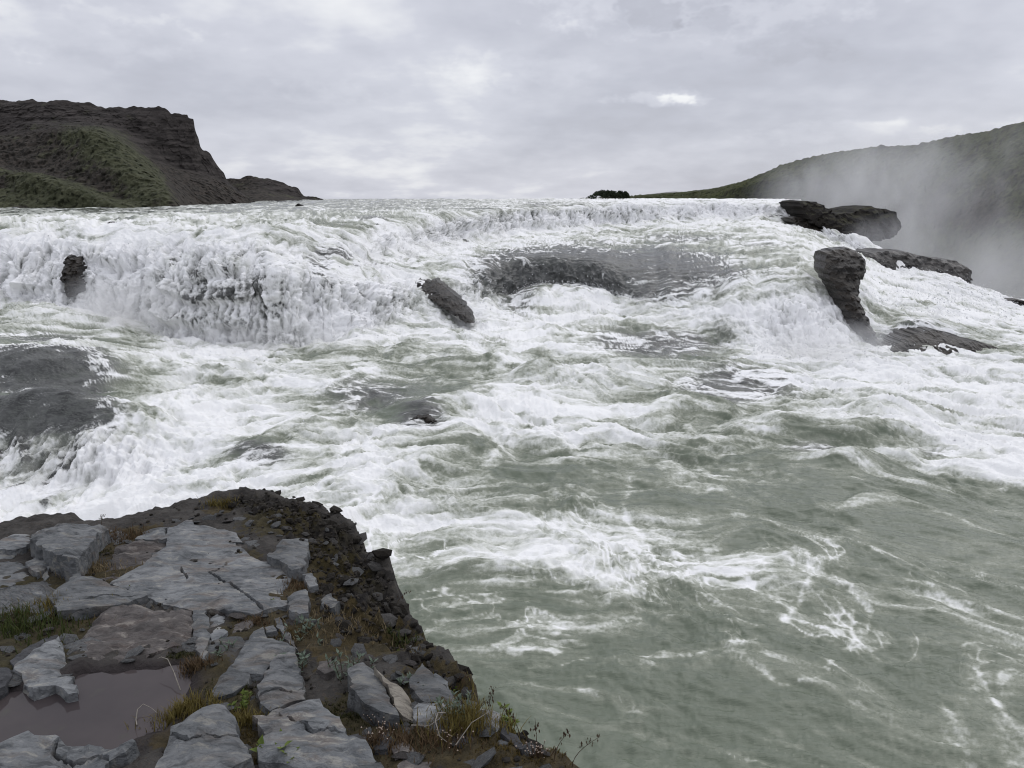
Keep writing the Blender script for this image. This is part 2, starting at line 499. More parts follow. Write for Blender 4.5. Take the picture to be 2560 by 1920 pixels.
    # hand-placed waves and humps: x, y, rx, ry (photo), height in metres
    HUMP = [(1400, 655, 200, 30, .55), (1440, 752, 120, 16, .9), (1330, 748, 60, 16, .6), (1330, 960, 70, 26, .9), (1480, 965, 90, 24, .7), (1180, 905, 200, 22, .35), (1160, 1000, 110, 30, .6), (1050, 1040, 80, 26, .8),
            (100, 925, 220, 30, 1.2), (130, 1040, 190, 26, 1.1), (640, 1120, 110, 26, .5), (230, 890, 130, 14, .7), (1700, 1030, 110, 26, .5), (1960, 1080, 110, 22, .6), (2160, 1100, 120, 18, .6), (2260, 1145, 90, 20, .55),
            (2480, 1180, 110, 30, .5), (2120, 1170, 60, 18, .5), (2230, 1040, 100, 18, .7), (1180, 1140, 90, 24, .4), (1560, 950, 70, 18, .5), (1900, 910, 150, 16, .4),
            (1250, 1420, 120, 26, .35), (820, 1310, 90, 20, .4), (1080, 1170, 70, 20, .3), (2330, 830, 150, 18, .5)]
    for (cx, cy, rx, ry, hh) in HUMP:
        d2 = ((PX - cx + 30 * wx) / rx)**2 + ((PY - cy + 14 * wy) / ry)**2
        dz += hh * np.exp(-d2)
    P[..., 2] += dz
    P += nrm * dn[..., None]
    # ---- foam fraction
    hgt = dz + dn * .5
    lace = 1 - np.abs(fbm(X / 1.7 + wx * 1.2, S / .8 + wy * 1.2, 4, 111, .55)) * 3.2
    fil = np.abs(fbm(X / 3.0 + wx * 1.6, S / 2.1 + wy * 1.6, 4, 121, .55))
    fil = np.exp(-(fil / (.022 + .05 * np.clip(fbm(X / 1.2, S / .9, 2, 128) + .3, 0, 1)))**2) * sstep(-.2, .22, fbm(X / 4.5, S / 3.5, 2, 125))
    fil2 = np.exp(-(np.abs(fbm(X / 1.1 + wx * 2, S / .7 + wy * 2, 3, 127, .5)) / .05)**2)
    streak = fbm(X / 1.6 + wx * 1.3, S / .22 + wy * 1.3, 3, 131, .6)
    blot = fbm(X / 3.0 + wx * 1.2, S / 1.1 + wy * 1.2, 4, 141, .58)
    big = fbm(X / 7 + wx * .4, S / 2.6 + wy * .4, 2, 145)
    holes = fbm(X / 1.25 + wx * .3, S / 2.6, 4, 155, .62)
    specks = fbm(X / .3, S / .4, 2, 161, .6)
    det_flat = blot * 1.25 + big * .7 + (lace - .25) * .3 + streak * .5 + np.clip(swell, -1, 1) * .35 + (boil - .35) * .3
    det_fall = fallst * .6 + specks * .2 + (fl_b - .3) * .5 + fl_w * .5 + tier * tmask * .35 + holes * .5 + (bil - .3) * .3 + (str1 - .25) * .28 + (str2 - .25) * .16
    det = det_flat * flat + det_fall * from_fall
    near2 = sstep(30, 22, Y)
    foam = base * 1.06 - .16 + .09 * sstep(.25, .5, base) + det * (.66 - .16 * near2 + .2 * from_fall)
    foam = foam + near2 * big * .16
    arcs = np.zeros_like(X)
    ax_ = PX + 26 * wx; ay_ = PY + 20 * wy
    for line in [[(1940, 1385), (1990, 1395), (2022, 1450), (2005, 1510), (1960, 1540)], [(2135, 1485), (2190, 1530), (2170, 1575), (2230, 1610)], [(1880, 1665), (1960, 1715), (2040, 1700), (2090, 1640), (2150, 1590)], [(2420, 1620), (2480, 1720), (2520, 1800), (2580, 1850)],
                 [(1230, 1425), (1330, 1400), (1420, 1385)], [(1500, 1330), (1570, 1390), (1620, 1440), (1760, 1450)], [(1750, 1460), (1860, 1440), (1900, 1480)], [(2000, 1360), (2160, 1375), (2290, 1420), (2420, 1470)], [(2180, 1380), (2380, 1500), (2560, 1530)], [(1820, 1560), (1960, 1575), (2120, 1550)], [(1600, 1650), (1750, 1640), (1900, 1600)], [(2280, 1600), (2340, 1700), (2380, 1800)], [(1560, 1200), (1570, 1290), (1600, 1330)]]:
        L_ = np.array(line, float)
        dm = np.full(X.shape, 1e9, np.float32)
        for p_, q_ in zip(L_[:-1], L_[1:]):
            e_ = q_ - p_
            t_ = np.clip(((ax_ - p_[0]) * e_[0] + (ay_ - p_[1]) * e_[1]) / (e_ @ e_), 0, 1)
            dm = np.minimum(dm, np.hypot(ax_ - p_[0] - t_ * e_[0], ay_ - p_[1] - t_ * e_[1]))
        arcs = np.maximum(arcs, np.exp(-(dm / 7)**2) + .4 * np.exp(-(dm / 30)**2))
    foam = foam + arcs * np.clip(.22 + .55 * fbm(X / .5, S / .35, 4, 181, .65), .06, .40)
    foam = foam + near2 * (fil * (.30 + .5 * base) + fil2 * .26 * sstep(.15, .5, base + blot * .4))
    # dark rock behind the veil
    face = np.zeros_like(X)
    for (cx, cy, rx, ry, g_) in [(560, 730, 330, 110, .75), (150, 680, 180, 70, .55), (820, 690, 120, 110, .7), (1120, 590, 160, 40, .5), (1560, 540, 280, 30, .45), (1950, 540, 120, 30, .4), (1500, 730, 230, 45, .5), (1850, 770, 230, 70, .25), (60, 1170, 230, 110, .95), (950, 560, 180, 30, .4), (350, 610, 400, 30, .3)]:
        face = np.maximum(face, g_ * np.exp(-(((PX - cx) / rx)**2 + ((PY - cy) / ry)**2)))
    hol = sstep(.03, .30, holes + .35 * fl_w - tier * tmask * .3 + face * .35 - .12) * sstep(.05, .5, face)
    dk = np.clip(dark * (1 + .9 * (det_fall * from_fall + det_flat * flat * .6)), 0, 1.2)
    dk = np.maximum(dk, hol * (.55 + .8 * face))
    dkm = sstep(.25, .75, dk)
    thin = sstep(-.22, .16, strk + .35 * (lace - .3))
    foam = foam - dk * .36 + dkm * (streak * .75 + (lace - .3) * .42 - strk * .45) * (.35 + .65 * flat)
    dkm = dkm * (.80 + .20 * thin)
    foam = np.clip(foam, 0, 1.15)
    dkm = np.maximum(dkm, from_fall * sstep(.5, .2, foam) * .8)
    up2 = sstep(70, 95, Y) * sstep(545, 520, PY)
    dkm = np.maximum(dkm, up2 * .35)
    parts = [('river', 0, sum(ROWS[:2])), ('waterfall', sum(ROWS[:2]), sum(ROWS[:5])), ('river', sum(ROWS[:5]), sum(ROWS))]
    objs = []
    for nm, r0, r1 in parts:
        sl = slice(r0, r1 + 1)
        objs.append(make_obj(nm, P[sl].reshape(-1, 3), grid_faces(r1 - r0 + 1, nc), WATER, kind='structure',
                             attrs={'foam': foam[sl].ravel(), 'film': dkm[sl].ravel(), 'drop': from_fall[sl].ravel()}))
    lab = ['grey rapids of the upper river running to the lip of the falls', 'white stepped waterfall pouring over dark rock ledges', 'pale green churning river pool below the falls']
    for o, l in zip(objs, lab):
        o['label'] = l
    return P, foam, from_fall, PX, PY, nrm, dkm


def water_material():
    m, q = new_mat('water')
    co = q.n('ShaderNodeTexCoord').outputs['Object']
    foam = attr(q, 'foam'); film = attr(q, 'film'); drop = attr(q, 'drop')
    n1 = q.noise(co, 3.2, 4, .65); n2 = q.noise(co, 9.0, 3, .65)
    n3 = q.n('ShaderNodeTexNoise', {'Vector': q.n('ShaderNodeVectorMath', {0: co, 1: (1.0, 2.2, 1.0)}, operation='MULTIPLY').outputs[0], 'Scale': 1.3, 'Detail': 5, 'Roughness': .6}).outputs[0]
    n4 = q.noise(q.n('ShaderNodeVectorMath', {0: co, 1: (.7, 3.0, 2.0)}, operation='MULTIPLY').outputs[0], 3.2, 4, .6, .6)
    d = q.math('ADD', q.math('MULTIPLY', q.math('SUBTRACT', n1, .5), .8), q.math('MULTIPLY', q.math('SUBTRACT', n2, .5), .7))
    ns = q.noise(q.n('ShaderNodeVectorMath', {0: co, 1: (1.0, .45, .38)}, operation='MULTIPLY').outputs[0], 4.2, 5, .68, .3)
    d = q.math('ADD', d, q.math('MULTIPLY', drop, q.math('MULTIPLY', q.math('SUBTRACT', ns, .5), 1.1)))
    edge = q.math('SUBTRACT', 1.0, q.math('ABSOLUTE', q.math('SUBTRACT', q.math('MULTIPLY', foam, 2.0), 1.0)), clamp=True)
    f = q.math('ADD', foam, q.math('MULTIPLY', d, q.math('ADD', q.math('MULTIPLY', edge, .7), .25)))
    rp = q.n('ShaderNodeValToRGB', {0: q.math('MULTIPLY', f, .895)})
    r = rp.color_ramp
    r.elements[0].position = .05; r.elements[0].color = (.126, .147, .106, 1)
    r.elements[1].position = .92; r.elements[1].color = (.88, .88, .865, 1)
    for p, c in ((.30, (.205, .222, .170, 1)), (.5, (.43, .445, .385, 1)), (.68, (.66, .67, .625, 1))):
        e = r.elements.new(p); e.color = c
    rock = q.mix(q.ramp(n3, .3, .7), (.028, .029, .028), (.095, .097, .094))
    lc = q.ramp(q.math('ABSOLUTE', q.math('SUBTRACT', n4, .5)), .0, .07, 1.0, .0)
    ff = q.math('MULTIPLY', film, q.ramp(f, .66, .36))
    ff = q.math('MULTIPLY', ff, q.math('SUBTRACT', 1.0, q.math('MULTIPLY', lc, .5)))
    grey = q.n('ShaderNodeHueSaturation', {'Saturation': q.ramp(q.math('MAXIMUM', drop, film), 0, 1, 1.0, .25, False), 'Color': rp.outputs[0]}).outputs[0]
    col = q.mix(ff, grey, rock)
    rough = q.ramp(f, .1, .7, .13, .7)
    bump = q.n('ShaderNodeBump', {'Strength': .5, 'Distance': q.ramp(f, .15, .6, .030, .04), 'Height': q.math('ADD', q.math('MULTIPLY', n4, 1.5), q.math('ADD', q.math('MULTIPLY', n1, .5), q.math('MULTIPLY', n2, .3)))})
    rough = q.math('MAXIMUM', rough, q.math('MULTIPLY', film, .34))
    b = q.n('ShaderNodeBsdfPrincipled', {'Base Color': col, 'Roughness': rough, 'IOR': 1.33, 'Normal': bump.outputs[0]})
    finish(q, b.outputs[0])
    return m


WATER = water_material()
RP, RFOAM, RFALL, RPX, RPY, RN, RDK = build_river()

# ------------------------------------------------------------------ hills, cliffs and far ground
def loft(cols, lines, rows):
    """lines: list of [(px, py, Y) or (px, None, Y, z)], returns PX, PY, Y grids (rows x cols) plus v"""
    Ls = []
    for ln in lines:
        xs = [p[0] for p in ln]
        Ls.append((pchip(xs, [p[2] for p in ln], cols), pchip(xs, [p[3] if p[1] is None else EYE - p[2] * TAN(p[1]) for p in ln], cols)))
    v = np.concatenate([np.linspace(k, k + 1, n, endpoint=False) for k, n in enumerate(rows)] + [[len(rows)]])
    k = np.clip(np.floor(v).astype(int), 0, len(rows) - 1); t = (v - k)[:, None]
    A = np.array([l[0] for l in Ls]); B = np.array([l[1] for l in Ls])
    return A[k] * (1 - t) + A[k + 1] * t, B[k] * (1 - t) + B[k + 1] * t, v


def x_from_px(PX, Y, Z):
    dep = Y * math.cos(PITCH) - (Z - EYE) * math.sin(PITCH)
    return (PX - 1280) * dep / FPX


def hill_material(name, cliff, soil, grass_a, grass_b, rust):
    m, q = new_mat(name)
    co = q.n('ShaderNodeTexCoord').outputs['Object']
    g = attr(q, 'grass'); c = attr(q, 'cliff')
    n1 = q.noise(co, .12, 5, .6); n2 = q.noise(co, .4, 5, .68); n3 = q.noise(co, 1.1, 4, .65)
    flat = q.n('ShaderNodeVectorMath', {0: co, 1: (.25, .25, 1.6)}, operation='MULTIPLY').outputs[0]
    st = q.noise(flat, .9, 5, .7)
    base = q.mix(q.ramp(n2, .3, .7), soil, rust)
    base = q.mix(q.ramp(n3, .42, .62), base, tuple(.35 * x for x in soil))
    rock = q.mix(q.ramp(st, .32, .68), tuple(.45 * x for x in cliff), tuple(1.5 * x for x in cliff))
    gr = q.mix(q.ramp(n2, .3, .72), grass_a, grass_b)
    gr = q.mix(q.ramp(n3, .46, .66), gr, tuple(.35 * x for x in grass_a))
    gf = q.ramp(q.math('ADD', g, q.math('ADD', q.math('MULTIPLY', q.math('SUBTRACT', n1, .5), .9), q.math('MULTIPLY', q.math('SUBTRACT', n2, .5), .9))), .38, .62)
    col = q.mix(c, q.mix(gf, base, gr), q.mix(q.math('MULTIPLY', gf, .45), rock, gr))
    bump = q.n('ShaderNodeBump', {'Strength': .8, 'Distance': .35, 'Height': q.math('ADD', n3, q.math('MULTIPLY', st, .8))})
    b = q.n('ShaderNodeBsdfPrincipled', {'Base Color': col, 'Roughness': .95, 'Specular IOR Level': .15, 'Normal': bump.outputs[0]})
    finish(q, b.outputs[0])
    return m


HILL_L = hill_material('cliff_turf', (.042, .037, .034), (.050, .045, .038), (.050, .055, .031), (.084, .086, .052), (.062, .052, .044))
HILL_R = hill_material('canyon_turf', (.022, .022, .022), (.036, .031, .024), (.044, .054, .022), (.080, .084, .038), (.056, .046, .032))


def hill_disp(P, cl, seed, amp, cell):
    f = P.reshape(-1, 3).astype(np.float32)
    c = cl.ravel()
    a = fbm3(f / cell, 5, seed, .55)
    strat = fbm3(f * np.array([.12, .12, 1.1], np.float32) / (cell * .12), 3, seed + 9, .6)
    block = np.round(fbm3(f * np.array([1, 1, .35], np.float32) / (cell * .35), 2, seed + 20) * 5) / 5
    tuft = np.abs(fbm3(f / (cell * .16), 3, seed + 31, .6))
    col_ = np.round(fbm3(f * np.array([1, 1, .12], np.float32) / (cell * .16), 2, seed + 40) * 3) / 3
    fine = fbm3(f / (cell * .07), 3, seed + 50, .6)
    d = amp * (a * 1.6 * (1 - .3 * c) + c * (strat * .4 + block * .8 + col_ * .5) + (1 - c) * (tuft * 1.0) + fine * .28)
    return d.reshape(P.shape[:2])


def build_left_hill():
    cols = np.concatenate([np.linspace(-700, -40, 60), np.linspace(-35, 640, 420)])
    top = [(-700, 250, 175), (0, 252, 178), (60, 251, 178), (110, 252, 178), (170, 256, 179), (300, 268, 180), (385, 266, 180), (418, 272, 180), (428, 281, 180), (468, 288, 181), (472, 297, 181), (484, 300, 181), (487, 322, 181), (496, 345, 182), (501, 366, 182), (524, 384, 183), (541, 408, 184), (560, 432, 184), (566, 447, 184), (600, 478, 182), (640, 508, 178)]
    cbase = [(-700, 330, 168), (0, 330, 170), (120, 316, 170), (200, 318, 170), (300, 352, 171), (400, 404, 172), (470, 425, 174), (520, 436, 177), (566, 456, 181), (600, 484, 180), (640, 511, 177)]
    mid = [(-700, 430, 148), (0, 430, 150), (200, 420, 150), (400, 455, 155), (520, 475, 163), (566, 485, 169), (640, 515, 175)]
    foot = [(-700, 536, 116), (0, 528, 131), (400, 520, 143), (566, 515, 158), (640, 518, 172)]
    back = [(-700, None, 290, 31), (400, None, 290, 31), (566, None, 250, 14), (640, None, 240, 8)]
    Y, Z, v = loft(cols, [foot, mid, cbase, top, back], [80, 80, 90, 10])
    PX = np.broadcast_to(cols[None, :], Y.shape)
    X = x_from_px(PX, Y, Z)
    dep = Y * math.cos(PITCH) - (Z - EYE) * math.sin(PITCH)
    PY = 960 - FPX * (Y * math.sin(PITCH) + (Z - EYE) * math.cos(PITCH)) / dep
    # grassy spurs pushing out of the slope (a move along the ground, towards the river)
    ky = np.array([300, 318, 350, 420, 480, 520]); kx = np.array([150, 235, 290, 370, 420, 440])
    pc = np.interp(PY, ky, kx)
    dx = PX - pc
    spur = np.where(dx < 0, np.exp(-(dx / 130)**2), np.exp(-(dx / 34)**2)) * sstep(300, 330, PY)
    pc2 = np.interp(PY, [400, 440, 480, 520], [-60, 90, 200, 300])
    d2 = PX - pc2
    spur2 = np.where(d2 < 0, np.exp(-(d2 / 130)**2), np.exp(-(d2 / 40)**2)) * sstep(400, 440, PY)
    low = (v[:, None] < 3)
    mv = (spur * 15 + spur2 * 7) * low
    k = 1 - mv / Y
    Z2 = EYE + (Z - EYE) * k
    X2 = X * k; Y2 = Y * k
    cl = sstep(1.75, 2.05, v)[:, None] * sstep(3.02, 2.98, v)[:, None] * np.ones_like(Y) * (1 - .9 * spur)
    cl = np.maximum(cl, np.exp(-((PX - 520) / 55)**2 - ((PY - 420) / 28)**2) * .9)
    P = np.stack([X2, Y2, Z2], -1)
    d = hill_disp(P, cl, 3, 1.5, 16)
    edge = sstep(2.75, 3.0, v)[:, None] * sstep(3.3, 3.0, v)[:, None]
    P[..., 1] -= d * (1 - .9 * edge)
    P[..., 2] += d * .45 * (1 - cl) * (1 - edge) + edge * fbm(P[..., 0] / 3.2, P[..., 1] / 3.2, 3, 5) * .9
    grass = np.clip(.30 + .5 * spur + .45 * spur2 + .35 * sstep(430, 500, PY) * sstep(330, 120, PX) - .35 * np.exp(-((PX - 470) / 70)**2) + .25 * sstep(3, 3.05, v)[:, None], 0, 1)
    make_obj('hill', P.reshape(-1, 3), grid_faces(*Y.shape), HILL_L, kind='structure', attrs={'grass': grass.ravel(), 'cliff': cl.ravel()},
             label='dark flat-topped cliff with grassy slopes above the far left bank')


def build_low_ridge():
    cols = np.linspace(520, 900, 220)
    top = [(520, 452, 232), (580, 446, 232), (600, 443, 232), (625, 441, 232), (650, 443, 233), (690, 452, 234), (720, 462, 235), (745, 471, 236), (752, 480, 236), (760, 490, 237), (790, 494, 239), (822, 503, 241), (900, 508, 243)]
    cb = [(520, 480, 224), (600, 476, 224), (650, 474, 225), (700, 482, 228), (745, 492, 232), (760, 497, 234), (822, 505, 240), (900, 510, 242)]
    foot = [(520, 522, 195), (650, 516, 200), (760, 511, 215), (822, 509, 230), (900, 513, 236)]
    back = [(520, None, 330, 14), (700, None, 330, 12), (900, None, 330, 8)]
    Y, Z, v = loft(cols, [foot, cb, top, back], [36, 34, 8])
    X = x_from_px(cols[None, :], Y, Z)
    P = np.stack([X, Y, Z], -1)
    cl = sstep(.85, 1.1, v)[:, None] * sstep(2.05, 1.9, v)[:, None] * sstep(600, 680, cols)[None, :] * np.ones_like(Y)
    d = hill_disp(P, cl, 13, 1.1, 14)
    edge = sstep(1.75, 2.0, v)[:, None] * sstep(2.3, 2.0, v)[:, None]
    P[..., 1] -= d * (1 - .8 * edge)
    P[..., 2] += edge * fbm(P[..., 0] / 3.2, P[..., 1] / 3.2, 3, 7) * .7
    grass = np.clip(.35 + 0 * Y + .25 * sstep(2, 2.05, v)[:, None], 0, 1)
    make_obj('hill', P.reshape(-1, 3), grid_faces(*Y.shape), HILL_L, kind='structure', attrs={'grass': grass.ravel(), 'cliff': cl.ravel()},
             label='low dark rocky ridge running down to the river behind the cliff')


def build_right_hill():
    cols = np.concatenate([np.linspace(1380, 2620, 520), np.linspace(2640, 3300, 50)])
    top = [(1380, 503, 420), (1480, 499, 400), (1560, 493, 380), (1640, 487, 350), (1750, 479, 320), (1830, 462, 295), (1900, 437, 275), (1960, 412, 260), (2040, 391, 245), (2100, 380, 236), (2200, 368, 222), (2290, 363, 212), (2320, 357, 208), (2370, 344, 203), (2440, 333, 195), (2495, 324, 190), (2515, 314, 188), (2560, 306, 184), (3300, 200, 140)]
    brow = [(1380, 505, 400), (1560, 498, 350), (1700, 492, 310), (1780, 487, 285), (1830, 474, 272), (1900, 455, 258), (2000, 440, 242), (2100, 438, 226), (2250, 440, 205), (2400, 450, 185), (2560, 450, 166), (3300, 400, 120)]
    cbot = [(1380, 509, 380), (1700, 507, 296), (1850, 510, 262), (1960, 520, 238), (2050, 580, 222), (2150, 640, 205), (2300, 640, 182), (2560, 620, 150), (3300, 620, 105)]
    bot = [(1380, 515, 360), (1700, 514, 285), (1850, 520, 250), (1960, 560, 225), (2050, 760, 190), (2200, 860, 160), (2560, 960, 120), (3300, 1000, 85)]
    back = [(1380, None, 600, 9), (1700, None, 560, 14), (2000, None, 500, 24), (2560, None, 450, 32), (3300, None, 420, 44)]
    Y, Z, v = loft(cols, [bot, cbot, brow, top, back], [60, 80, 80, 10])
    PX = np.broadcast_to(cols[None, :], Y.shape)
    X = x_from_px(PX, Y, Z)
    dep = Y * math.cos(PITCH) - (Z - EYE) * math.sin(PITCH)
    PY = 960 - FPX * (Y * math.sin(PITCH) + (Z - EYE) * math.cos(PITCH)) / dep
    P = np.stack([X, Y, Z], -1)
    cl = sstep(.9, 1.1, v)[:, None] * sstep(2.1, 1.85, v)[:, None] * sstep(1780, 1860, PX) * sstep(2330, 2120, PX)
    cl = np.maximum(cl, .5 * sstep(1.0, .8, v)[:, None] * sstep(2000, 2100, PX))
    d = hill_disp(P, cl, 23, 1.9, 20)
    edge = sstep(2.7, 3.0, v)[:, None] * sstep(3.4, 3.0, v)[:, None]
    P[..., 1] -= d * (1 - .9 * edge)
    P[..., 2] += d * .5 * (1 - cl) * (1 - edge) + edge * (np.abs(fbm(P[..., 0] / 4, P[..., 1] / 4, 3, 8)) * 1.1)
    grass = np.clip(.62 + 0 * Y - .35 * np.exp(-((PX - 2420) / 130)**2 - ((PY - 520) / 60)**2) - .2 * sstep(1, 0, v)[:, None], 0, 1)
    make_obj('hill', P.reshape(-1, 3), grid_faces(*Y.shape), HILL_R, kind='structure', attrs={'grass': grass.ravel(), 'cliff': cl.ravel()},
             label='long green hillside with dark cliffs dropping into the misty canyon')


def build_far():
    m, q = new_mat('far_ground')
    co = q.n('ShaderNodeTexCoord').outputs['Object']
    n = q.noise(co, .01, 4)
    b = q.n('ShaderNodeBsdfPrincipled', {'Base Color': q.mix(n, (.075, .08, .06), (.12, .115, .10)), 'Roughness': 1.0})
    finish(q, b.outputs[0])
    xs = np.linspace(-7000, 7000, 80); ys = 300 + np.linspace(0, 1, 40)**2 * 9000
    X, Y = np.meshgrid(xs, ys)
    Z = 8.3 + fbm(X / 900, Y / 900, 2, 3) * .8
    Z[Y < 420] = np.minimum(Z[Y < 420], 7.5)
    make_obj('ground', np.stack([X, Y, Z], -1).reshape(-1, 3), grid_faces(*X.shape), m, kind='structure', label='flat heath running to the horizon')
    # a far, low ridge, its haze put into the pale grey colour
    cols = np.linspace(1520, 1860, 120)
    top = [(1520, 499, 900), (1600, 488, 900), (1650, 482, 900), (1700, 479, 900), (1760, 482, 900), (1860, 490, 900)]
    foot = [(1520, 503, 780), (1860, 503, 780)]
    back = [(1520, None, 1200, 8), (1860, None, 1200, 8)]
    Y, Z, v = loft(cols, [foot, top, back], [14, 8])
    X = x_from_px(cols[None, :], Y, Z)
    Z = Z + fbm(X / 25, Y / 25, 3, 4) * 1.0
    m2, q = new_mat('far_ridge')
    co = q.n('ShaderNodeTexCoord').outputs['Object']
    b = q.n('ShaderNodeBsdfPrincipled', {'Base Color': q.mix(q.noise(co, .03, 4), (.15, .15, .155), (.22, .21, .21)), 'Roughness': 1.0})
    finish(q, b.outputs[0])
    make_obj('hill', np.stack([X, Y, Z], -1).reshape(-1, 3), grid_faces(*Y.shape), m2, kind='structure', label='distant pale grey ridge low on the horizon')


build_left_hill()
build_low_ridge()
build_right_hill()
build_far()


# ------------------------------------------------------------------ rocks standing in the water
def rock_material(name, a, b_, wet=.35, scale=1.0, moss=None):
    m, q = new_mat(name)
    co = q.n('ShaderNodeTexCoord').outputs['Object']
    flat = q.n('ShaderNodeVectorMath', {0: co, 1: (.6, .6, 2.4)}, operation='MULTIPLY').outputs[0]
    n1 = q.noise(flat, 1.1 * scale, 6, .65); n2 = q.noise(co, 4.5 * scale, 5, .65)
    col = q.mix(q.ramp(n1, .3, .7), a, b_)
    col = q.mix(q.ramp(n2, .5, .75), col, tuple(.4 * x for x in a))
    if moss:
        geo = q.n('ShaderNodeNewGeometry')
        nz = q.n('ShaderNodeSeparateXYZ', {0: geo.outputs['Normal']}).outputs[2]
        col = q.mix(q.math('MULTIPLY', q.ramp(nz, .5, .9), q.ramp(n1, .45, .6)), col, moss)
    bump = q.n('ShaderNodeBump', {'Strength': .9, 'Distance': .12 / scale, 'Height': q.math('ADD', n1, q.math('MULTIPLY', n2, .5))})
    b = q.n('ShaderNodeBsdfPrincipled', {'Base Color': col, 'Roughness': wet, 'Specular IOR Level': .2, 'Normal': bump.outputs[0]})
    finish(q, b.outputs[0])
    return m


WETROCK = rock_material('wet_basalt', (.009, .008, .007), (.030, .024, .018), .34)
SHELF = rock_material('misty_wet_shelf', (.030, .029, .028), (.065, .060, .055), .35)  # paler than the other wet rock: mist and sheen put into its colour
OUTCROP = rock_material('outcrop_basalt', (.010, .009, .008), (.026, .022, .018), .8, 1.0, (.035, .034, .018))


def outcrop(poly, Y, depth, label, seed, mat=None, lean=0.0, rough=.35, name='rock_outcrop', cat='rock', cell=1.2, bulge=.3):
    """solid rock whose outline seen from the viewpoint follows poly; Y = (distance of its top, of its foot), it runs back by depth metres"""
    mat = mat or WETROCK
    Yt, Yb = Y if isinstance(Y, tuple) else (Y, Y)
    pv = np.array(poly, float)
    p0 = pv[:, 1].min(); ph = np.ptp(pv[:, 1])
    pts3 = np.array([ray_at_y(px, py, Yt + (Yb - Yt) * (py - p0) / ph) for px, py in poly])
    zt, zb = pts3[:, 2].max(), pts3[:, 2].min()
    pts = pts3[:, [0, 2]]
    rs_ = np.random.RandomState(seed)
    size = math.sqrt(np.ptp(pts[:, 0]) * np.ptp(pts[:, 1]))
    g = size / 34
    out = []
    for i in range(len(pts)):
        p, q_ = pts[i], pts[(i + 1) % len(pts)]
        L = np.linalg.norm(q_ - p); n = max(1, int(L / g))
        nn = np.array((-(q_ - p)[1], (q_ - p)[0])) / (L + 1e-9)
        for j in range(n):
            out.append(p + (q_ - p) * j / n + nn * rs_.normal() * g * .35)
    out = np.array(out); nb = len(out)
    lo, hi = out.min(0), out.max(0)
    gx, gy = np.meshgrid(np.arange(lo[0], hi[0], g), np.arange(lo[1], hi[1], g))
    gp = np.stack([gx.ravel(), gy.ravel()], 1) + rs_.uniform(-.3, .3, (gx.size, 2)) * g
    gp = gp[poly_sd(gp, out) > g * .6]
    res = delaunay_2d_cdt([Vector(p) for p in np.concatenate([out, gp])], [], [list(range(nb))], 1, 1e-7)
    v2 = np.array([tuple(v) for v in res[0]]); tris = [tuple(f) for f in res[2]]
    x, z = v2[:, 0], v2[:, 1]
    sd = np.abs(poly_sd(v2, out))
    y = Yb + (Yt - Yb) * (z - zb) / max(zt - zb, 1e-6)
    f = np.stack([x, y, z], 1).astype(np.float32)
    d = fbm3(f / cell, 5, seed, .62)
    blk = np.round(fbm3(f * np.array([1, .3, 1.6], np.float32) / (cell * .55), 2, seed + 7) * 3) / 3 * 1.5
    lay = np.floor((z + d * cell * .35) / (cell * .42)); lay = (np.sin(lay * 12.9898 + seed) * 43758.5) % 1.0
    rel = bulge * size * .35 * (1 - np.exp(-sd / (size * .10))) + (d * 1.1 + blk * 1.0 + (lay - .5) * .45) * rough
    V = np.column_stack([x, y - rel, z])
    first = {}
    for i, o in enumerate(res[3]):
        for j in o:
            if j < nb:
                first[j] = i
    order = [first[j] for j in range(nb) if j in first]; nn_ = len(order)
    c2 = v2.mean(0)
    rings = [order]; Vl = [V]; base = len(V)
    for t, sh in ((.35, .03), (.7, -.02), (1.0, -.25)):
        dv = v2[order] - c2
        q2 = v2[order] + dv * sh
        jit = fbm3(np.stack([q2[:, 0], y[order] + depth * t, q2[:, 1]], 1).astype(np.float32) / (cell * .6), 3, seed + 3) * rough * .8
        ln = np.linalg.norm(dv, axis=1) + 1e-6
        q2 = q2 + dv / ln[:, None] * jit[:, None]
        Vl.append(np.column_stack([q2[:, 0], y[order] + depth * t, q2[:, 1]]))
        rings.append(list(range(base, base + nn_))); base += nn_
    F = list(tris)
    for r0, r1 in zip(rings[:-1], rings[1:]):
        F += [(r0[j], r0[(j + 1) % nn_], r1[(j + 1) % nn_], r1[j]) for j in range(nn_)]
    F.append(tuple(rings[-1]))
    return make_obj(name, np.concatenate(Vl), F, mat, label=label, cat=cat, smooth=False)


outcrop([(2066, 634), (2080, 624), (2108, 621), (2140, 626), (2162, 648), (2164, 680), (2150, 705), (2144, 740), (2158, 775), (2176, 815), (2205, 860), (2195, 875), (2165, 850), (2140, 815), (2112, 765), (2085, 715), (2062, 672)], (57.0, 50.6), 3.0,
        'dark overhanging rock pillar splitting the water between two cascades', 3, rough=.2, cell=.9)
outcrop([(1996, 506), (2040, 504), (2062, 516), (2085, 534), (2130, 533), (2150, 522), (2175, 516), (2200, 522), (2232, 528), (2247, 540), (2250, 570), (2242, 588), (2225, 596), (2160, 606), (2090, 592), (2030, 556)], (110.5, 107), 12,
        'broad dark ledge with rubble on top at the brink of the misty canyon', 5, mat=OUTCROP, rough=.55, cell=2.2)
outcrop([(1974, 545), (1995, 543), (2020, 549), (2040, 562), (2056, 580), (2040, 596), (2010, 575), (1985, 556)], (111, 106.5), 5, 'small slanting rock rib showing through the foam below the upper lip', 8, rough=.3)
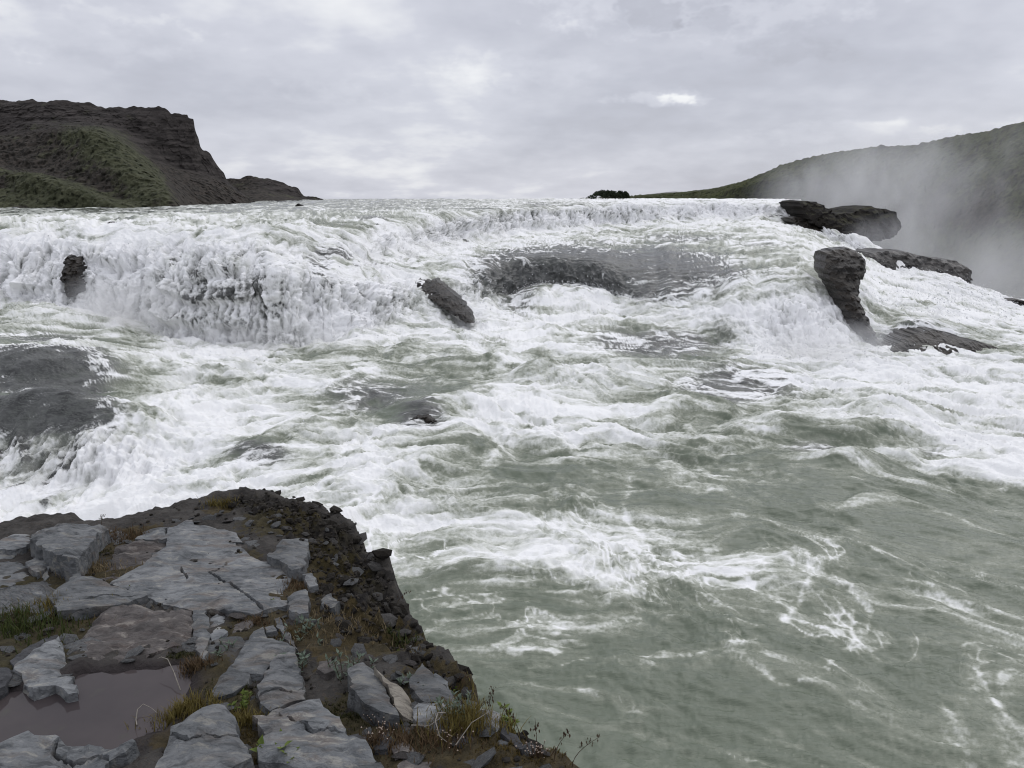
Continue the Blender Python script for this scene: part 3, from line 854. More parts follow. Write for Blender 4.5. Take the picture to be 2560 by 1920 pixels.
outcrop([(2160, 634), (2215, 628), (2260, 631), (2310, 640), (2340, 650), (2395, 652), (2412, 668), (2428, 676), (2430, 700), (2400, 735), (2280, 735), (2180, 680)], (92, 88), 8,
        'long low wet rock shelf behind the right-hand cascade', 11, mat=SHELF, rough=.4, cell=1.6)
outcrop([(2225, 872), (2255, 850), (2290, 832), (2330, 824), (2375, 836), (2430, 854), (2480, 864), (2500, 872), (2440, 882), (2300, 890), (2235, 884)], (51.6, 48.9), 3.0,
        'smooth dark wet rock rising from the pool beside the right-hand cascade', 14, rough=.2, cell=1.4)
outcrop([(1030, 708), (1050, 698), (1072, 703), (1090, 700), (1112, 716), (1130, 732), (1152, 748), (1162, 768), (1178, 784), (1184, 808), (1160, 806), (1138, 790), (1118, 774), (1088, 756), (1058, 730)], (60.0, 54.4), 2.5,
        'brown wedge of bare rock in the middle of the falls', 17, rough=.18, cell=.9)
outcrop([(168, 640), (178, 648), (188, 644), (196, 668), (193, 690), (201, 708), (190, 728), (172, 744), (160, 730), (164, 712), (150, 698), (158, 672), (156, 655)], (51.9, 50.0), 1.6, 'dark rock face showing through the left end of the waterfall', 20, rough=.22, cell=.7)
outcrop([(264, 560), (274, 554), (288, 558), (294, 566), (284, 571), (266, 570)], 60.5, .9, 'small black boulder at the lip of the falls near the left bank', 23, rough=.08, cell=.5, name='boulder', cat='boulder')
outcrop([(240, 588), (250, 580), (262, 584), (260, 598), (244, 600)], 58, .9, 'small dark rock half drowned just below the lip boulder', 25, rough=.08, cell=.5, name='boulder', cat='boulder')
outcrop([(736, 516), (744, 509), (753, 512), (757, 520), (738, 521)], 112, 1.6, 'tiny black boulder far upstream near the low ridge', 27, rough=.12, cell=.6, name='boulder', cat='boulder')
outcrop([(2512, 756), (2535, 748), (2570, 756), (2640, 785), (2640, 810), (2540, 792)], 80, 4, 'dark rocks at the far right brink of the cascade', 29, rough=.3, cell=.9)
outcrop([(1000, 1066), (1030, 1046), (1070, 1042), (1096, 1056), (1094, 1080), (1050, 1100), (1010, 1092)], 33.6, 1.4, 'black rounded boulder breaking the surface in mid river', 31, rough=.1, cell=.6, name='boulder', cat='boulder')
outcrop([(1655, 903), (1680, 896), (1700, 902), (1695, 912), (1662, 912)], 47.5, .8, 'little dark stone poking out of the rapids below the falls', 33, rough=.06, cell=.4, name='boulder', cat='boulder')

# ------------------------------------------------------------------ the rock ledge the viewer stands on
LA, LB = 8.2, -.06                       # ledge plane: z = LA + LB * y
EDGE_PX = [(-900, 1420), (-500, 1385), (-200, 1365), (0, 1352), (70, 1335), (150, 1322), (230, 1318), (265, 1322), (330, 1304), (400, 1287), (460, 1272), (520, 1258), (560, 1246), (620, 1240), (690, 1241), (740, 1254), (800, 1268), (835, 1285), (862, 1292), (900, 1330), (940, 1370),
           (972, 1415), (990, 1455), (996, 1500), (1012, 1530), (1030, 1560), (1052, 1585), (1060, 1610), (1090, 1632), (1120, 1650), (1146, 1696), (1172, 1724), (1200, 1770), (1236, 1828), (1295, 1888), (1370, 1930)]


def on_plane(px, py, h=0.0, a=0.0, b=0.0, c=None):
    """ray hit with the plane z = LA + LB*y + h (optionally tilted by a, b about point c)"""
    d = pix_dir(px, py)
    if c is None:
        k = (LA + h - EYE) / (d[2] - LB * d[1])
    else:
        k = (LA + LB * c[1] + h - a * c[0] - b * c[1] - EYE) / (d[2] - a * d[0] - b * d[1])
    return np.array((d[0] * k, d[1] * k, EYE + d[2] * k))


EDGE = [on_plane(px, py + (16 if 240 < px < 1000 else 0), -.18)[:2] for px, py in EDGE_PX]
POLY = np.array([(-9, -3), (-9, 5.2)] + [tuple(p) for p in EDGE] + [(1.45, 1.3), (1.7, .3), (1.9, -3)])


# dark conglomerate slope between the plates and the brink (plan polygon from photo pixels)
SCREE_PX = [(560, 1246), (620, 1240), (690, 1241), (800, 1268), (900, 1330), (972, 1415), (996, 1500), (1052, 1585), (1060, 1610), (1150, 1690), (1215, 1762), (1100, 1760), (1000, 1640), (860, 1620), (790, 1560), (770, 1440), (700, 1350), (600, 1290), (540, 1270)]
SCREE = np.array([on_plane(px, py, -.06)[:2] for px, py in SCREE_PX])
PUD_PX = [(-60, 1745), (60, 1738), (190, 1742), (200, 1700), (300, 1695), (440, 1680), (470, 1720), (440, 1790), (400, 1830), (330, 1845), (300, 1900), (240, 1960), (-60, 1960)]
PUD_H = -.045
PUD = np.array([on_plane(px, py, PUD_H)[:2] for px, py in PUD_PX])


def ledge_height(x, y):
    x = np.asarray(x, float); y = np.asarray(y, float)
    P = np.stack([x.ravel(), y.ravel()], 1)
    sd = poly_sd(P, POLY) + .10 * fbm(P[:, 0] / .55, P[:, 1] / .55, 3, 201) + .02 * fbm(P[:, 0] / .1, P[:, 1] / .1, 2, 205)
    sc = sstep(-.10, .12, poly_sd(P, SCREE))
    pd = poly_sd(P, PUD)
    z = LA + LB * P[:, 1]
    z = z + fbm(P[:, 0] / 1.3, P[:, 1] / 1.3, 3, 210) * .05 * (1 - sstep(-.5, -.1, pd))
    rub = np.abs(fbm(P[:, 0] / .16, P[:, 1] / .16, 4, 215, .6))
    brk = sstep(.35, .05, np.abs(sd)) * (.03 + .10 * sc) * (.4 + np.clip(fbm(P[:, 0] / .6, P[:, 1] / .6, 2, 207) + .4, 0, 1))
    z = z + (rub - .2) * (.06 + .16 * sc + brk) - sc * .02 + sc * fbm(P[:, 0] / .5, P[:, 1] / .5, 2, 219) * .1
    z = z - .004 - .068 * sstep(-.06, .05, pd) * (.72 + .55 * np.clip(fbm(P[:, 0] / .3, P[:, 1] / .2, 3, 208) + .5, 0, 1))
    rnd = np.clip(1 - sd / (.22 + .25 * sc), 0, 1)
    z = z - rnd**2 * (.10 + .16 * sc)
    out = np.clip(-sd, 0, None)
    z = z - out * 4.5 - np.sqrt(out) * .25 + sstep(0, .3, out) * fbm(P[:, 0] / .4, z / .4, 4, 222) * .45
    z = np.maximum(z, -1.6)
    return z.reshape(x.shape), sc.reshape(x.shape), sd.reshape(x.shape), pd.reshape(x.shape)


# mossy / grassy patches of the ground: photo x, y, radius in metres, hue (0 dark moss .. 1 golden)
MOSSY = [(200, 1490, .30, .6), (330, 1345, .25, .8), (290, 1440, .3, .9), (60, 1580, .45, .3), (190, 1525, .25, .9), (60, 1545, .3, .4), (120, 1470, .16, .5), (20, 1500, .3, .4), (500, 1690, .16, .6), (470, 1780, .2, .9), (590, 1830, .18, .8), (900, 1780, .22, .4),
         (590, 1500, .14, .5), (640, 1560, .18, .5), (840, 1560, .3, .9), (760, 1470, .25, .9), (800, 1380, .3, .5), (700, 1300, .3, .5), (1160, 1830, .25, .9), (1250, 1880, .3, .8), (1300, 1900, .3, 1.), (980, 1560, .25, .7), (1120, 1680, .25, .8), (450, 1655, .1, .2), (610, 1400, .12, .6), (560, 1750, .15, .4), (1020, 1830, .3, .5), (700, 1900, .2, .9), (550, 1270, .12, .9)]


def ledge_material():
    m, q = new_mat('ledge_soil')
    co = q.n('ShaderNodeTexCoord').outputs['Object']
    moss = attr(q, 'moss'); hue = attr(q, 'hue'); scree = attr(q, 'scree'); damp = attr(q, 'damp')
    n1 = q.noise(co, 6, 5, .65); n2 = q.noise(co, 24, 5, .65); n3 = q.noise(co, 70, 3, .6)
    vo = q.n('ShaderNodeTexVoronoi', {'Vector': co, 'Scale': 26.0, 'Randomness': 1.0}).outputs[0]
    soil = q.mix(q.ramp(n1, .3, .7), (.024, .022, .020), (.070, .065, .059))
    soil = q.mix(q.ramp(n3, .55, .8), soil, (.085, .066, .052))
    black = q.mix(q.ramp(n2, .3, .75), (.010, .009, .0085), (.040, .036, .033))
    black = q.mix(q.ramp(n1, .42, .66), black, (.034, .029, .015))
    base = q.mix(scree, soil, black)
    green = q.mix(hue, (.018, .018, .006), (.040, .030, .012))
    green = q.mix(q.ramp(n2, .35, .7), green, q.mix(hue, (.034, .035, .011), (.075, .052, .018)))
    mf = q.ramp(q.math('ADD', moss, q.math('ADD', q.math('MULTIPLY', q.math('SUBTRACT', n1, .5), .8), q.math('MULTIPLY', q.math('SUBTRACT', n2, .5), .5))), .42, .58)
    col = q.mix(q.math('MULTIPLY', mf, .75), base, green)
    col = q.mix(damp, col, (.028, .023, .023))
    h = q.math('ADD', q.math('MULTIPLY', n2, .8), q.math('ADD', q.math('MULTIPLY', vo, -.5), q.math('MULTIPLY', n3, .3)))
    bump = q.n('ShaderNodeBump', {'Strength': .9, 'Distance': .025, 'Height': h})
    b = q.n('ShaderNodeBsdfPrincipled', {'Base Color': col, 'Roughness': .9, 'Specular IOR Level': .2, 'Normal': bump.outputs[0]})
    finish(q, b.outputs[0])
    return m


def build_ledge():
    xs = np.concatenate([np.linspace(-9, -4.1, 30), np.arange(-4.0, 1.75, .024), np.linspace(1.8, 5, 50)])
    ys = np.concatenate([np.linspace(-3, 1.7, 24), np.arange(1.75, 6.9, .026), np.linspace(6.95, 9, 24)])
    X, Y = np.meshgrid(xs, ys)
    Z, sc, sd, pd = ledge_height(X, Y)
    moss = np.zeros_like(X); hue = np.zeros_like(X); wsum = np.full_like(X, 1e-4)
    for px, py, r, hu in MOSSY:
        c = on_plane(px, py)
        w = np.exp(-((X - c[0])**2 + ((Y - c[1]) * .8)**2) / (r * r))
        moss = np.maximum(moss, w); hue += w * hu; wsum += w
    hue /= wsum
    damp = sstep(-.14, -.01, pd)
    return make_obj('ledge', np.stack([X, Y, Z], -1).reshape(-1, 3), grid_faces(*X.shape), ledge_material(), kind='structure',
                    attrs={'moss': moss.ravel(), 'hue': hue.ravel(), 'scree': sc.ravel(), 'damp': damp.ravel()},
                    label='dark earthy rock ledge above the river that carries the broken slabs')


LEDGE = build_ledge()


def build_puddle():
    m, q = new_mat('puddle_water')
    co = q.n('ShaderNodeTexCoord').outputs['Object']
    n = q.noise(co, 2.2, 4, .6); n2 = q.noise(co, 9, 3, .6)
    col = q.mix(q.ramp(n, .3, .7), (.050, .042, .043), (.068, .057, .056))
    col = q.mix(q.ramp(n2, .6, .8), col, (.060, .056, .048))
    bump = q.n('ShaderNodeBump', {'Strength': .04, 'Distance': .01, 'Height': q.noise(co, 12, 2)})
    b = q.n('ShaderNodeBsdfPrincipled', {'Base Color': col, 'Roughness': .07, 'IOR': 1.33, 'Specular IOR Level': .3, 'Normal': bump.outputs[0]})
    finish(q, b.outputs[0])
    c = PUD.mean(0)
    z = on_plane(240, 1780, PUD_H)[2]
    pts = c + (PUD - c) * 1.14
    pts = np.concatenate([pts, [c]])
    n_ = len(PUD)
    V = np.column_stack([pts, np.full(len(pts), z)])
    F = [(i, (i + 1) % n_, n_) for i in range(n_)]
    make_obj('puddle', V, F, m, kind='structure', label='still brown puddle of rainwater between the slabs')


build_puddle()


# ------------------------------------------------------------------ stone slabs
def slab_material(name, a, b_, lich, lich_amt, brown, brown_amt):
    m, q = new_mat(name)
    co = q.n('ShaderNodeTexCoord').outputs['Object']
    rnd = q.n('ShaderNodeObjectInfo').outputs['Random']
    off = q.n('ShaderNodeCombineXYZ', {0: q.math('MULTIPLY', rnd, 37.0), 1: q.math('MULTIPLY', rnd, 17.0)}).outputs[0]
    p = q.n('ShaderNodeVectorMath', {0: co, 1: off}, operation='ADD').outputs[0]
    ps = q.n('ShaderNodeVectorMath', {0: p, 1: (1.0, 2.4, 2.0)}, operation='MULTIPLY').outputs[0]
    n1 = q.noise(p, 4.5, 6, .66); n2 = q.noise(ps, 9, 6, .68, .4); n3 = q.noise(p, 45, 4, .65); n4 = q.noise(ps, 3.5, 4, .6, .8)
    col = q.mix(q.ramp(n1, .3, .7), a, b_)
    col = q.mix(q.math('MULTIPLY', q.ramp(n4, .5, .68), brown_amt), col, brown)
    col = q.mix(q.math('MULTIPLY', q.ramp(n2, .48, .66), .8), col, tuple(.45 * x for x in a))
    col = q.mix(q.math('MULTIPLY', q.ramp(n2, .46, .34), lich_amt), col, lich)
    col = q.mix(q.math('MULTIPLY', q.ramp(n3, .58, .75), .3), col, tuple(1.5 * x for x in b_))
    hs = q.n('ShaderNodeHueSaturation', {'Value': q.ramp(rnd, 0, 1, .74, 1.3, False), 'Color': col})
    h = q.math('ADD', q.math('MULTIPLY', n2, 1.0), q.math('ADD', q.math('MULTIPLY', n3, .22), q.math('MULTIPLY', n4, .8)))
    bump = q.n('ShaderNodeBump', {'Strength': 1.0, 'Distance': .022, 'Height': h})
    b = q.n('ShaderNodeBsdfPrincipled', {'Base Color': hs.outputs[0], 'Roughness': .72, 'Specular IOR Level': .35, 'Normal': bump.outputs[0]})
    finish(q, b.outputs[0])
    return m


SLATE = slab_material('slate_slab', (.082, .088, .092), (.182, .188, .190), (.25, .24, .21), .7, (.115, .098, .084), .85)
BROWN = slab_material('brown_slab', (.062, .054, .050), (.100, .090, .084), (.22, .20, .175), .7, (.060, .045, .038), .8)
TAN = slab_material('tan_stone', (.16, .145, .12), (.22, .20, .165), (.28, .26, .22), .4, (.14, .11, .08), .4)
DARKS = slab_material('dark_slab', (.036, .038, .042), (.062, .062, .066), (.10, .095, .09), .3, (.050, .042, .038), .6)


def slab(poly_px, h, thick, label, mat=None, a=0.0, b=0.0, seed=1, cracks=(), step=.012, name='flat_stone', cat='stone', grain=.028, region='4'):
    """a flat stone: outline in zoom pixels of a crop of the photograph, laid on the ledge plane raised by h"""
    mat = mat or SLATE
    k = .42194
    ox, oy = {'4': (0, 1220), '5': (600, 1220)}[region]
    pp = [(ox + k * x, oy + k * y) for x, y in poly_px]
    h = max(h * .62, .012); step = step * 1.3
    g = np.array([on_plane(*p, h) for p in pp])
    c = g.mean(0)
    bb = LB + b
    pts = np.array([on_plane(*p, h, a, bb, c)[:2] for p in pp])
    cc = pts.mean(0); pts = cc + (pts - cc) * (1 + .004 / (.12 + np.ptp(pts, 0).min() * .5))
    rs = np.random.RandomState(seed)
    # chipped outline
    out = []
    for i in range(len(pts)):
        p, q_ = pts[i], pts[(i + 1) % len(pts)]
        L = np.linalg.norm(q_ - p); n = max(1, int(L / (grain * .8)))
        nrm = np.array((-(q_ - p)[1], (q_ - p)[0])) / (L + 1e-9)
        for j in range(n):
            t = j / n
            amp = 0 if j == 0 else min(.012, L * .06)
            out.append(p + (q_ - p) * t + nrm * rs.normal() * amp * .6)
    out = np.array(out)
    nb = len(out)
    lo, hi = out.min(0), out.max(0)
    gx, gy = np.meshgrid(np.arange(lo[0], hi[0], grain), np.arange(lo[1], hi[1], grain))
    gp = np.stack([gx.ravel(), gy.ravel()], 1) + rs.uniform(-.3, .3, (gx.size, 2)) * grain
    cr = []
    for line in cracks:
        cp = [on_plane(ox + k * x, oy + k * y, h, a, bb, c)[:2] for x, y in line]
        for i in range(len(cp) - 1):
            L = np.linalg.norm(cp[i + 1] - cp[i]); n = max(2, int(L / .012))
            nrm = np.array((-(cp[i + 1] - cp[i])[1], (cp[i + 1] - cp[i])[0])) / (L + 1e-9)
            for j in range(n):
                s = cp[i] + (cp[i + 1] - cp[i]) * (j / n) + nrm * rs.normal() * .003
                cr += [(s, 1), (s + nrm * .009, 0), (s - nrm * .009, 0)]
    ins = poly_sd(gp, out) > grain * .6
    gp = gp[ins]
    if cr:
        cpts = np.array([x[0] for x in cr]); cdeep = np.array([x[1] for x in cr])
        okc = poly_sd(cpts, out) > .008
        cpts, cdeep = cpts[okc], cdeep[okc]
        dd = np.array([np.min(np.hypot(*(cpts - p_).T)) if len(cpts) else 9 for p_ in gp])
        gp = gp[dd > .016]
        allp = np.concatenate([out, gp, cpts]); deep = np.concatenate([np.zeros(nb + len(gp)), cdeep])
    else:
        allp = np.concatenate([out, gp]); deep = np.zeros(len(allp))
    res = delaunay_2d_cdt([Vector(p) for p in allp], [], [list(range(nb))], 1, 1e-7)
    v2 = np.array([tuple(v) for v in res[0]]); tris = [tuple(f) for f in res[2]]
    orig = res[3]
    dp = np.array([max((deep[i] for i in o), default=0) for o in orig])
    isb = np.array([any(i < nb for i in o) for o in orig])
    x, y = v2[:, 0], v2[:, 1]
    z = c[2] + a * (x - c[0]) + bb * (y - c[1])
    sd = np.abs(poly_sd(v2, out))
    fl = fbm(x / .35 + seed, y / .22, 4, 230 + seed % 7, .55)
    z = z + np.floor(fl * 7) / 7 * step * 1.5 + fbm(x / .09, y / .07 + seed, 3, 240, .6) * step * .55 + fbm(x / .8 + seed, y / .8, 2, 250) * step * 1.6
    z = z - .010 * np.exp(-sd / .014) - dp * .03
    V = np.column_stack([x, y, z]); 
    # side walls: follow the boundary order
    order = []
    first = {}
    for i, o in enumerate(orig):
        for j in o:
            if j < nb:
                first[j] = i
    order = [first[j] for j in range(nb) if j in first]
    nbb = len(order)
    cxy = np.array((x[order].mean(), y[order].mean()))
    rings = [order]
    Vl = [V]; base = len(V)
    for (dzr, so) in ((.30, .006), (.62, .012), (1.0, -.02)):
        bx, by, bz = x[order], y[order], z[order]
        dirv = np.stack([bx - cxy[0], by - cxy[1]], 1); dirv /= np.linalg.norm(dirv, axis=1)[:, None] + 1e-9
        jit = fbm(bx / .07 + dzr * 5, by / .07, 2, 260 + seed % 5) * .02
        Vl.append(np.column_stack([bx + dirv[:, 0] * (so + jit), by + dirv[:, 1] * (so + jit), bz - thick * dzr + jit * .3]))
        rings.append(list(range(base, base + nbb))); base += nbb
    F = list(tris)
    for r0, r1 in zip(rings[:-1], rings[1:]):
        for j in range(nbb):
            j2 = (j + 1) % nbb
            F.append((r0[j], r1[j], r1[j2], r0[j2]))
    V = np.concatenate(Vl)
    o = make_obj(name, V, F, mat, label=label, cat=cat, smooth=False, group='stone slabs on the ledge')
    return o


SL = [
    # outline, height, thickness, label, kwargs
    ([(0, 300), (90, 255), (165, 262), (180, 290), (150, 340), (90, 355), (-60, 350), (-60, 310)], .05, .25, 'small grey slab at the far left brink of the ledge', dict(a=.0, b=-.10)),
    ([(182, 298), (190, 265), (220, 240), (340, 208), (480, 202), (500, 198), (520, 210), (560, 225), (640, 240), (575, 268), (545, 320), (500, 350), (440, 385), (400, 388), (300, 358), (250, 330)], .17, .30, 'thick grey block with concave chipped front on the left brink', dict(b=-.12, step=.03)),
    ([(-80, 350), (0, 360), (60, 380), (180, 470), (150, 510), (60, 560), (-80, 600)], .04, .2, 'grey slab cut by the left picture edge, below the brink slab', dict(a=.03)),
    ([(150, 425), (250, 395), (305, 440), (215, 488), (180, 468)], .06, .16, 'small wedge-shaped grey slab in brown moss', dict(b=-.1)),
    ([(212, 495), (300, 452), (268, 545), (228, 562)], .02, .16, 'small upright grey chip under the mossy wedge slab', dict(mat=None, b=.3)),
    ([(700, 345), (790, 330), (985, 310), (980, 335), (850, 438), (740, 478), (640, 535), (560, 500), (640, 430)], .015, .15, 'rough brown flaky slab with pale flecks beside the largest plate', dict(mat='B', step=.03)),
    ([(800, 300), (930, 240), (1000, 235), (1030, 215), (1100, 175), (1140, 180), (1150, 200), (1240, 215), (1330, 245), (1400, 275), (1445, 320), (1370, 310), (1440, 355), (1480, 390), (1560, 420), (1690, 470), (1720, 535), (1668, 580), (1710, 650), (1702, 685), (1560, 716), (1500, 738), (1380, 725), (1250, 700), (1140, 705), (1060, 690), (960, 650), (870, 612), (760, 572), (620, 540), (740, 482), (850, 442), (985, 340), (990, 305)], .05, .17,
     'largest flat grey plate in the middle of the ledge, crossed by cracks', dict(step=.017, grain=.03, cracks=[[(1240, 490), (1300, 522), (1400, 580), (1430, 622), (1500, 672), (1556, 716)], [(1240, 490), (1290, 480), (1350, 432)], [(1072, 465), (1085, 490), (1112, 530)], [(985, 235), (985, 280)]])),
    ([(285, 632), (330, 590), (440, 525), (395, 490), (420, 485), (480, 525), (560, 535), (700, 570), (868, 616), (800, 640), (760, 660), (600, 690), (480, 710), (340, 720), (310, 660)], .055, .18, 'long smooth grey slab left of the largest plate', dict(b=-.02, cracks=[[(560, 640), (660, 620), (740, 640), (800, 630)]])),
    ([(190, 615), (235, 600), (295, 650), (332, 715), (232, 732), (228, 655)], .02, .2, 'narrow broken grey block at the left end of the long smooth slab', dict(b=.25)),
    ([(600, 752), (700, 722), (800, 712), (900, 742), (1000, 748), (1020, 718), (1130, 722), (1140, 800), (1130, 880), (1100, 920), (960, 955), (850, 1000), (700, 1012), (550, 1034), (430, 1024), (430, 930), (500, 852)], .0, .15, 'broad brown slab with pale lichen above the puddle', dict(mat='B', step=.03, b=.05)),
    ([(82, 1065), (200, 960), (345, 865), (372, 940), (402, 1050), (455, 1190), (400, 1200), (320, 1150), (200, 1182), (150, 1150), (130, 1090)], .03, .12, 'triangular pale grey slab standing in the edge of the puddle', dict(step=.02, b=.03)),
    ([(60, 1010), (150, 930), (250, 872), (335, 848), (345, 862), (200, 956), (90, 1050)], .0, .12, 'dark sunken slab behind the triangular pale slab', dict(mat='D')),
    ([(-60, 1060), (40, 1060), (70, 1100), (30, 1160), (-60, 1220)], .0, .1, 'dull grey slab corner at the left picture edge by the puddle', dict(mat='D')),
    ([(1148, 708), (1200, 703), (1238, 762), (1234, 880), (1214, 1008), (1190, 1000), (1148, 900), (1142, 780)], .03, .2, 'left of two narrow finger-like slabs below the largest plate', {}),
    ([(1246, 706), (1335, 706), (1340, 858), (1255, 888), (1246, 800)], .02, .2, 'right of two narrow finger-like slabs below the largest plate', {}),
    ([(1238, 892), (1330, 864), (1455, 858), (1430, 930), (1330, 962), (1290, 1030), (1250, 1110), (1198, 1100), (1222, 1012)], .02, .15, 'hook-shaped grey slab below the finger-like slabs', {}),
    ([(1345, 745), (1420, 738), (1520, 770), (1480, 808), (1348, 848)], -.02, .12, 'brown sunken slab between largest plate and cracked cluster', dict(mat='B')),
    ([(1455, 890), (1500, 830), (1556, 800), (1572, 852), (1680, 890), (1748, 928), (1735, 945), (1620, 986), (1556, 1068), (1450, 1068), (1362, 1010), (1420, 950)], .05, .13, 'pale grey overhanging slab above a dark hollow', dict(step=.016)),
    ([(1566, 802), (1618, 796), (1640, 840), (1576, 846)], .03, .12, 'small square grey stone at the head of the overhanging slab', {}),
    ([(1622, 757), (1658, 752), (1740, 880), (1775, 965), (1748, 920), (1664, 832)], .03, .12, 'thin grey sliver of stone lying beside the overhanging slab', {}),
    ([(1622, 990), (1738, 948), (1788, 1080), (1805, 1208), (1700, 1240), (1600, 1290), (1540, 1250), (1526, 1150), (1562, 1080)], .05, .16, 'large lobe-shaped slab right of the dark hollow', dict(step=.024, cracks=[[(1545, 1210), (1640, 1180), (1700, 1195), (1795, 1150)]])),
    ([(1258, 1205), (1300, 1112), (1370, 1042), (1480, 1100), (1470, 1150), (1380, 1212), (1280, 1236)], .0, .15, 'lichen-spotted stone under the hook-shaped slab', dict(b=.05)),
    ([(1010, 1382), (1080, 1360), (1200, 1312), (1260, 1290), (1330, 1300), (1390, 1352), (1400, 1420), (1484, 1592), (1400, 1640), (1290, 1700), (1000, 1720), (890, 1640), (970, 1512), (1004, 1450)], .10, .22, 'big grey slab at the bottom edge right of the puddle', dict(step=.024, b=.04, cracks=[[(1010, 1440), (1120, 1475), (1210, 1450), (1300, 1470), (1400, 1455)]])),
    ([(-80, 1470), (0, 1450), (120, 1425), (320, 1415), (380, 1450), (560, 1470), (650, 1500), (780, 1500), (800, 1522), (740, 1580), (640, 1600), (610, 1720), (-80, 1760)], .05, .18, 'flaking blue-grey slab in the bottom left corner below the puddle', dict(step=.036, cracks=[[(330, 1425), (305, 1500), (420, 1560), (560, 1535), (640, 1580)]])),
    ([(1582, 372), (1690, 302), (1822, 298), (1828, 340), (1790, 452), (1758, 462), (1690, 430), (1620, 400)], .14, .24, 'grey block tilted towards the river near the brink, hollow on its side', dict(a=-.05, b=-.05, step=.02)),
    ([(1344, 1680), (1490, 1606), (1492, 1700), (1350, 1740)], .03, .12, 'small grey stone at the bottom edge beside the sprouting herb', {}),
]
SL5 = [
    ([(80, 1330), (230, 1260), (300, 1236), (470, 1222), (520, 1300), (592, 1370), (640, 1450), (740, 1482), (800, 1580), (700, 1625), (400, 1645), (250, 1605), (110, 1590), (130, 1480), (150, 1430)], .07, .24, 'massive cracked slab filling the bottom centre', dict(step=.026, cracks=[[(240, 1325), (330, 1370), (430, 1440), (520, 1430), (600, 1420)]])),
    ([(640, 1052), (730, 1016), (790, 1062), (850, 1142), (900, 1262), (940, 1330), (850, 1312), (740, 1262), (672, 1192)], .10, .26, 'blue-grey stone leaning on the tan-sided stone', dict(a=-.08)),
    ([(795, 1056), (862, 1132), (960, 1182), (1012, 1252), (1040, 1372), (962, 1332), (922, 1290), (885, 1190)], .07, .22, 'tan freshly broken stone face beside the blue-grey stone', dict(mat='T', a=-.45)),
    ([(1080, 1030), (1130, 1082), (1160, 1132), (1258, 1190), (1280, 1258), (1180, 1240), (1100, 1250), (1010, 1172), (1004, 1130)], .03, .1, 'smooth purple-grey plate on the black scree near the brink', dict(step=.006)),
    ([(1030, 1292), (1062, 1262), (1280, 1272), (1460, 1292), (1540, 1322), (1532, 1400), (1500, 1440), (1330, 1400), (1200, 1430), (1062, 1392), (1030, 1350)], .04, .22, 'long pale slab at the brink above the green water', dict(step=.008)),
    ([(892, 1442), (1000, 1502), (1080, 1562), (1190, 1632), (1210, 1700), (960, 1700), (920, 1580)], .0, .16, 'dark brown slab running off the bottom edge', dict(mat='B')),
    ([(590, 1680), (640, 1645), (760, 1622), (830, 1616), (880, 1680), (800, 1730), (600, 1730)], .05, .14, 'grey slab cut by the bottom edge below the massive slab', {}),
    ([(282, 645), (320, 612), (388, 602), (410, 660), (404, 738), (350, 748), (292, 722)], .07, .2, 'small grey block at the corner of the largest plate', dict(b=.08)),
    ([(482, 615), (540, 602), (590, 660), (560, 700), (500, 702)], .10, .18, 'loose grey boulder on the black scree slope', dict(name='stone', step=.03)),
    ([(372, 492), (420, 490), (462, 556), (410, 560)], .09, .14, 'small grey cobble behind the tilted block', dict(name='stone')),
    ([(1500, 1452), (1600, 1490), (1664, 1532), (1560, 1530), (1490, 1490)], .0, .14, 'thin grey slab edge below the brink slab', {}),
    ([(1545, 1440), (1560, 1405), (1640, 1430), (1688, 1502), (1670, 1530), (1610, 1480)], .06, .18, 'dark block hanging at the brink beyond the pale slab', dict(mat='D', step=.03)),
    ([(765, 1480), (880, 1430), (905, 1470), (870, 1540), (800, 1550)], .0, .12, 'dark angular stone beside the pale flower cluster', dict(mat='D')),
    ([(1130, 1080), (1160, 1075), (1230, 1115), (1220, 1135), (1150, 1120)], .05, .08, 'small pale cobble on the scree right of the smooth plate', dict(name='stone')),
    ([(470, 1010), (540, 1000), (560, 1060), (500, 1080), (455, 1050)], .03, .1, 'reddish brown stone between the silver willow sprigs', dict(mat='B', name='stone')),
    ([(1250, 1440), (1330, 1420), (1400, 1470), (1360, 1530), (1270, 1510)], -.02, .12, 'dark stone half buried under the yellow grass at the brink', dict(mat='D', name='stone')),
    ([(640, 1440), (700, 1430), (740, 1470), (650, 1465)], .0, .1, 'small dark stone wedged against the massive slab', dict(mat='D', name='stone')),
    ([(780, 1265), (840, 1275), (890, 1340), (880, 1400), (820, 1380), (790, 1310)], .03, .14, 'dark stone below the blue-grey leaning stone', dict(mat='D', name='stone')),
]
MM = {'B': BROWN, 'D': DARKS, 'T': TAN}
for reg, lst in (('4', SL), ('5', SL5)):
    for i, (pl, h, th, lab, kw) in enumerate(lst):
        kw = dict(kw)
        kw['mat'] = MM.get(kw.get('mat'), None)
        nm = kw.get('name', 'flat_stone')
        slab(pl, h, th, lab, seed=i * 7 + (3 if reg == '4' else 101), region=reg, cat='stone', **kw)

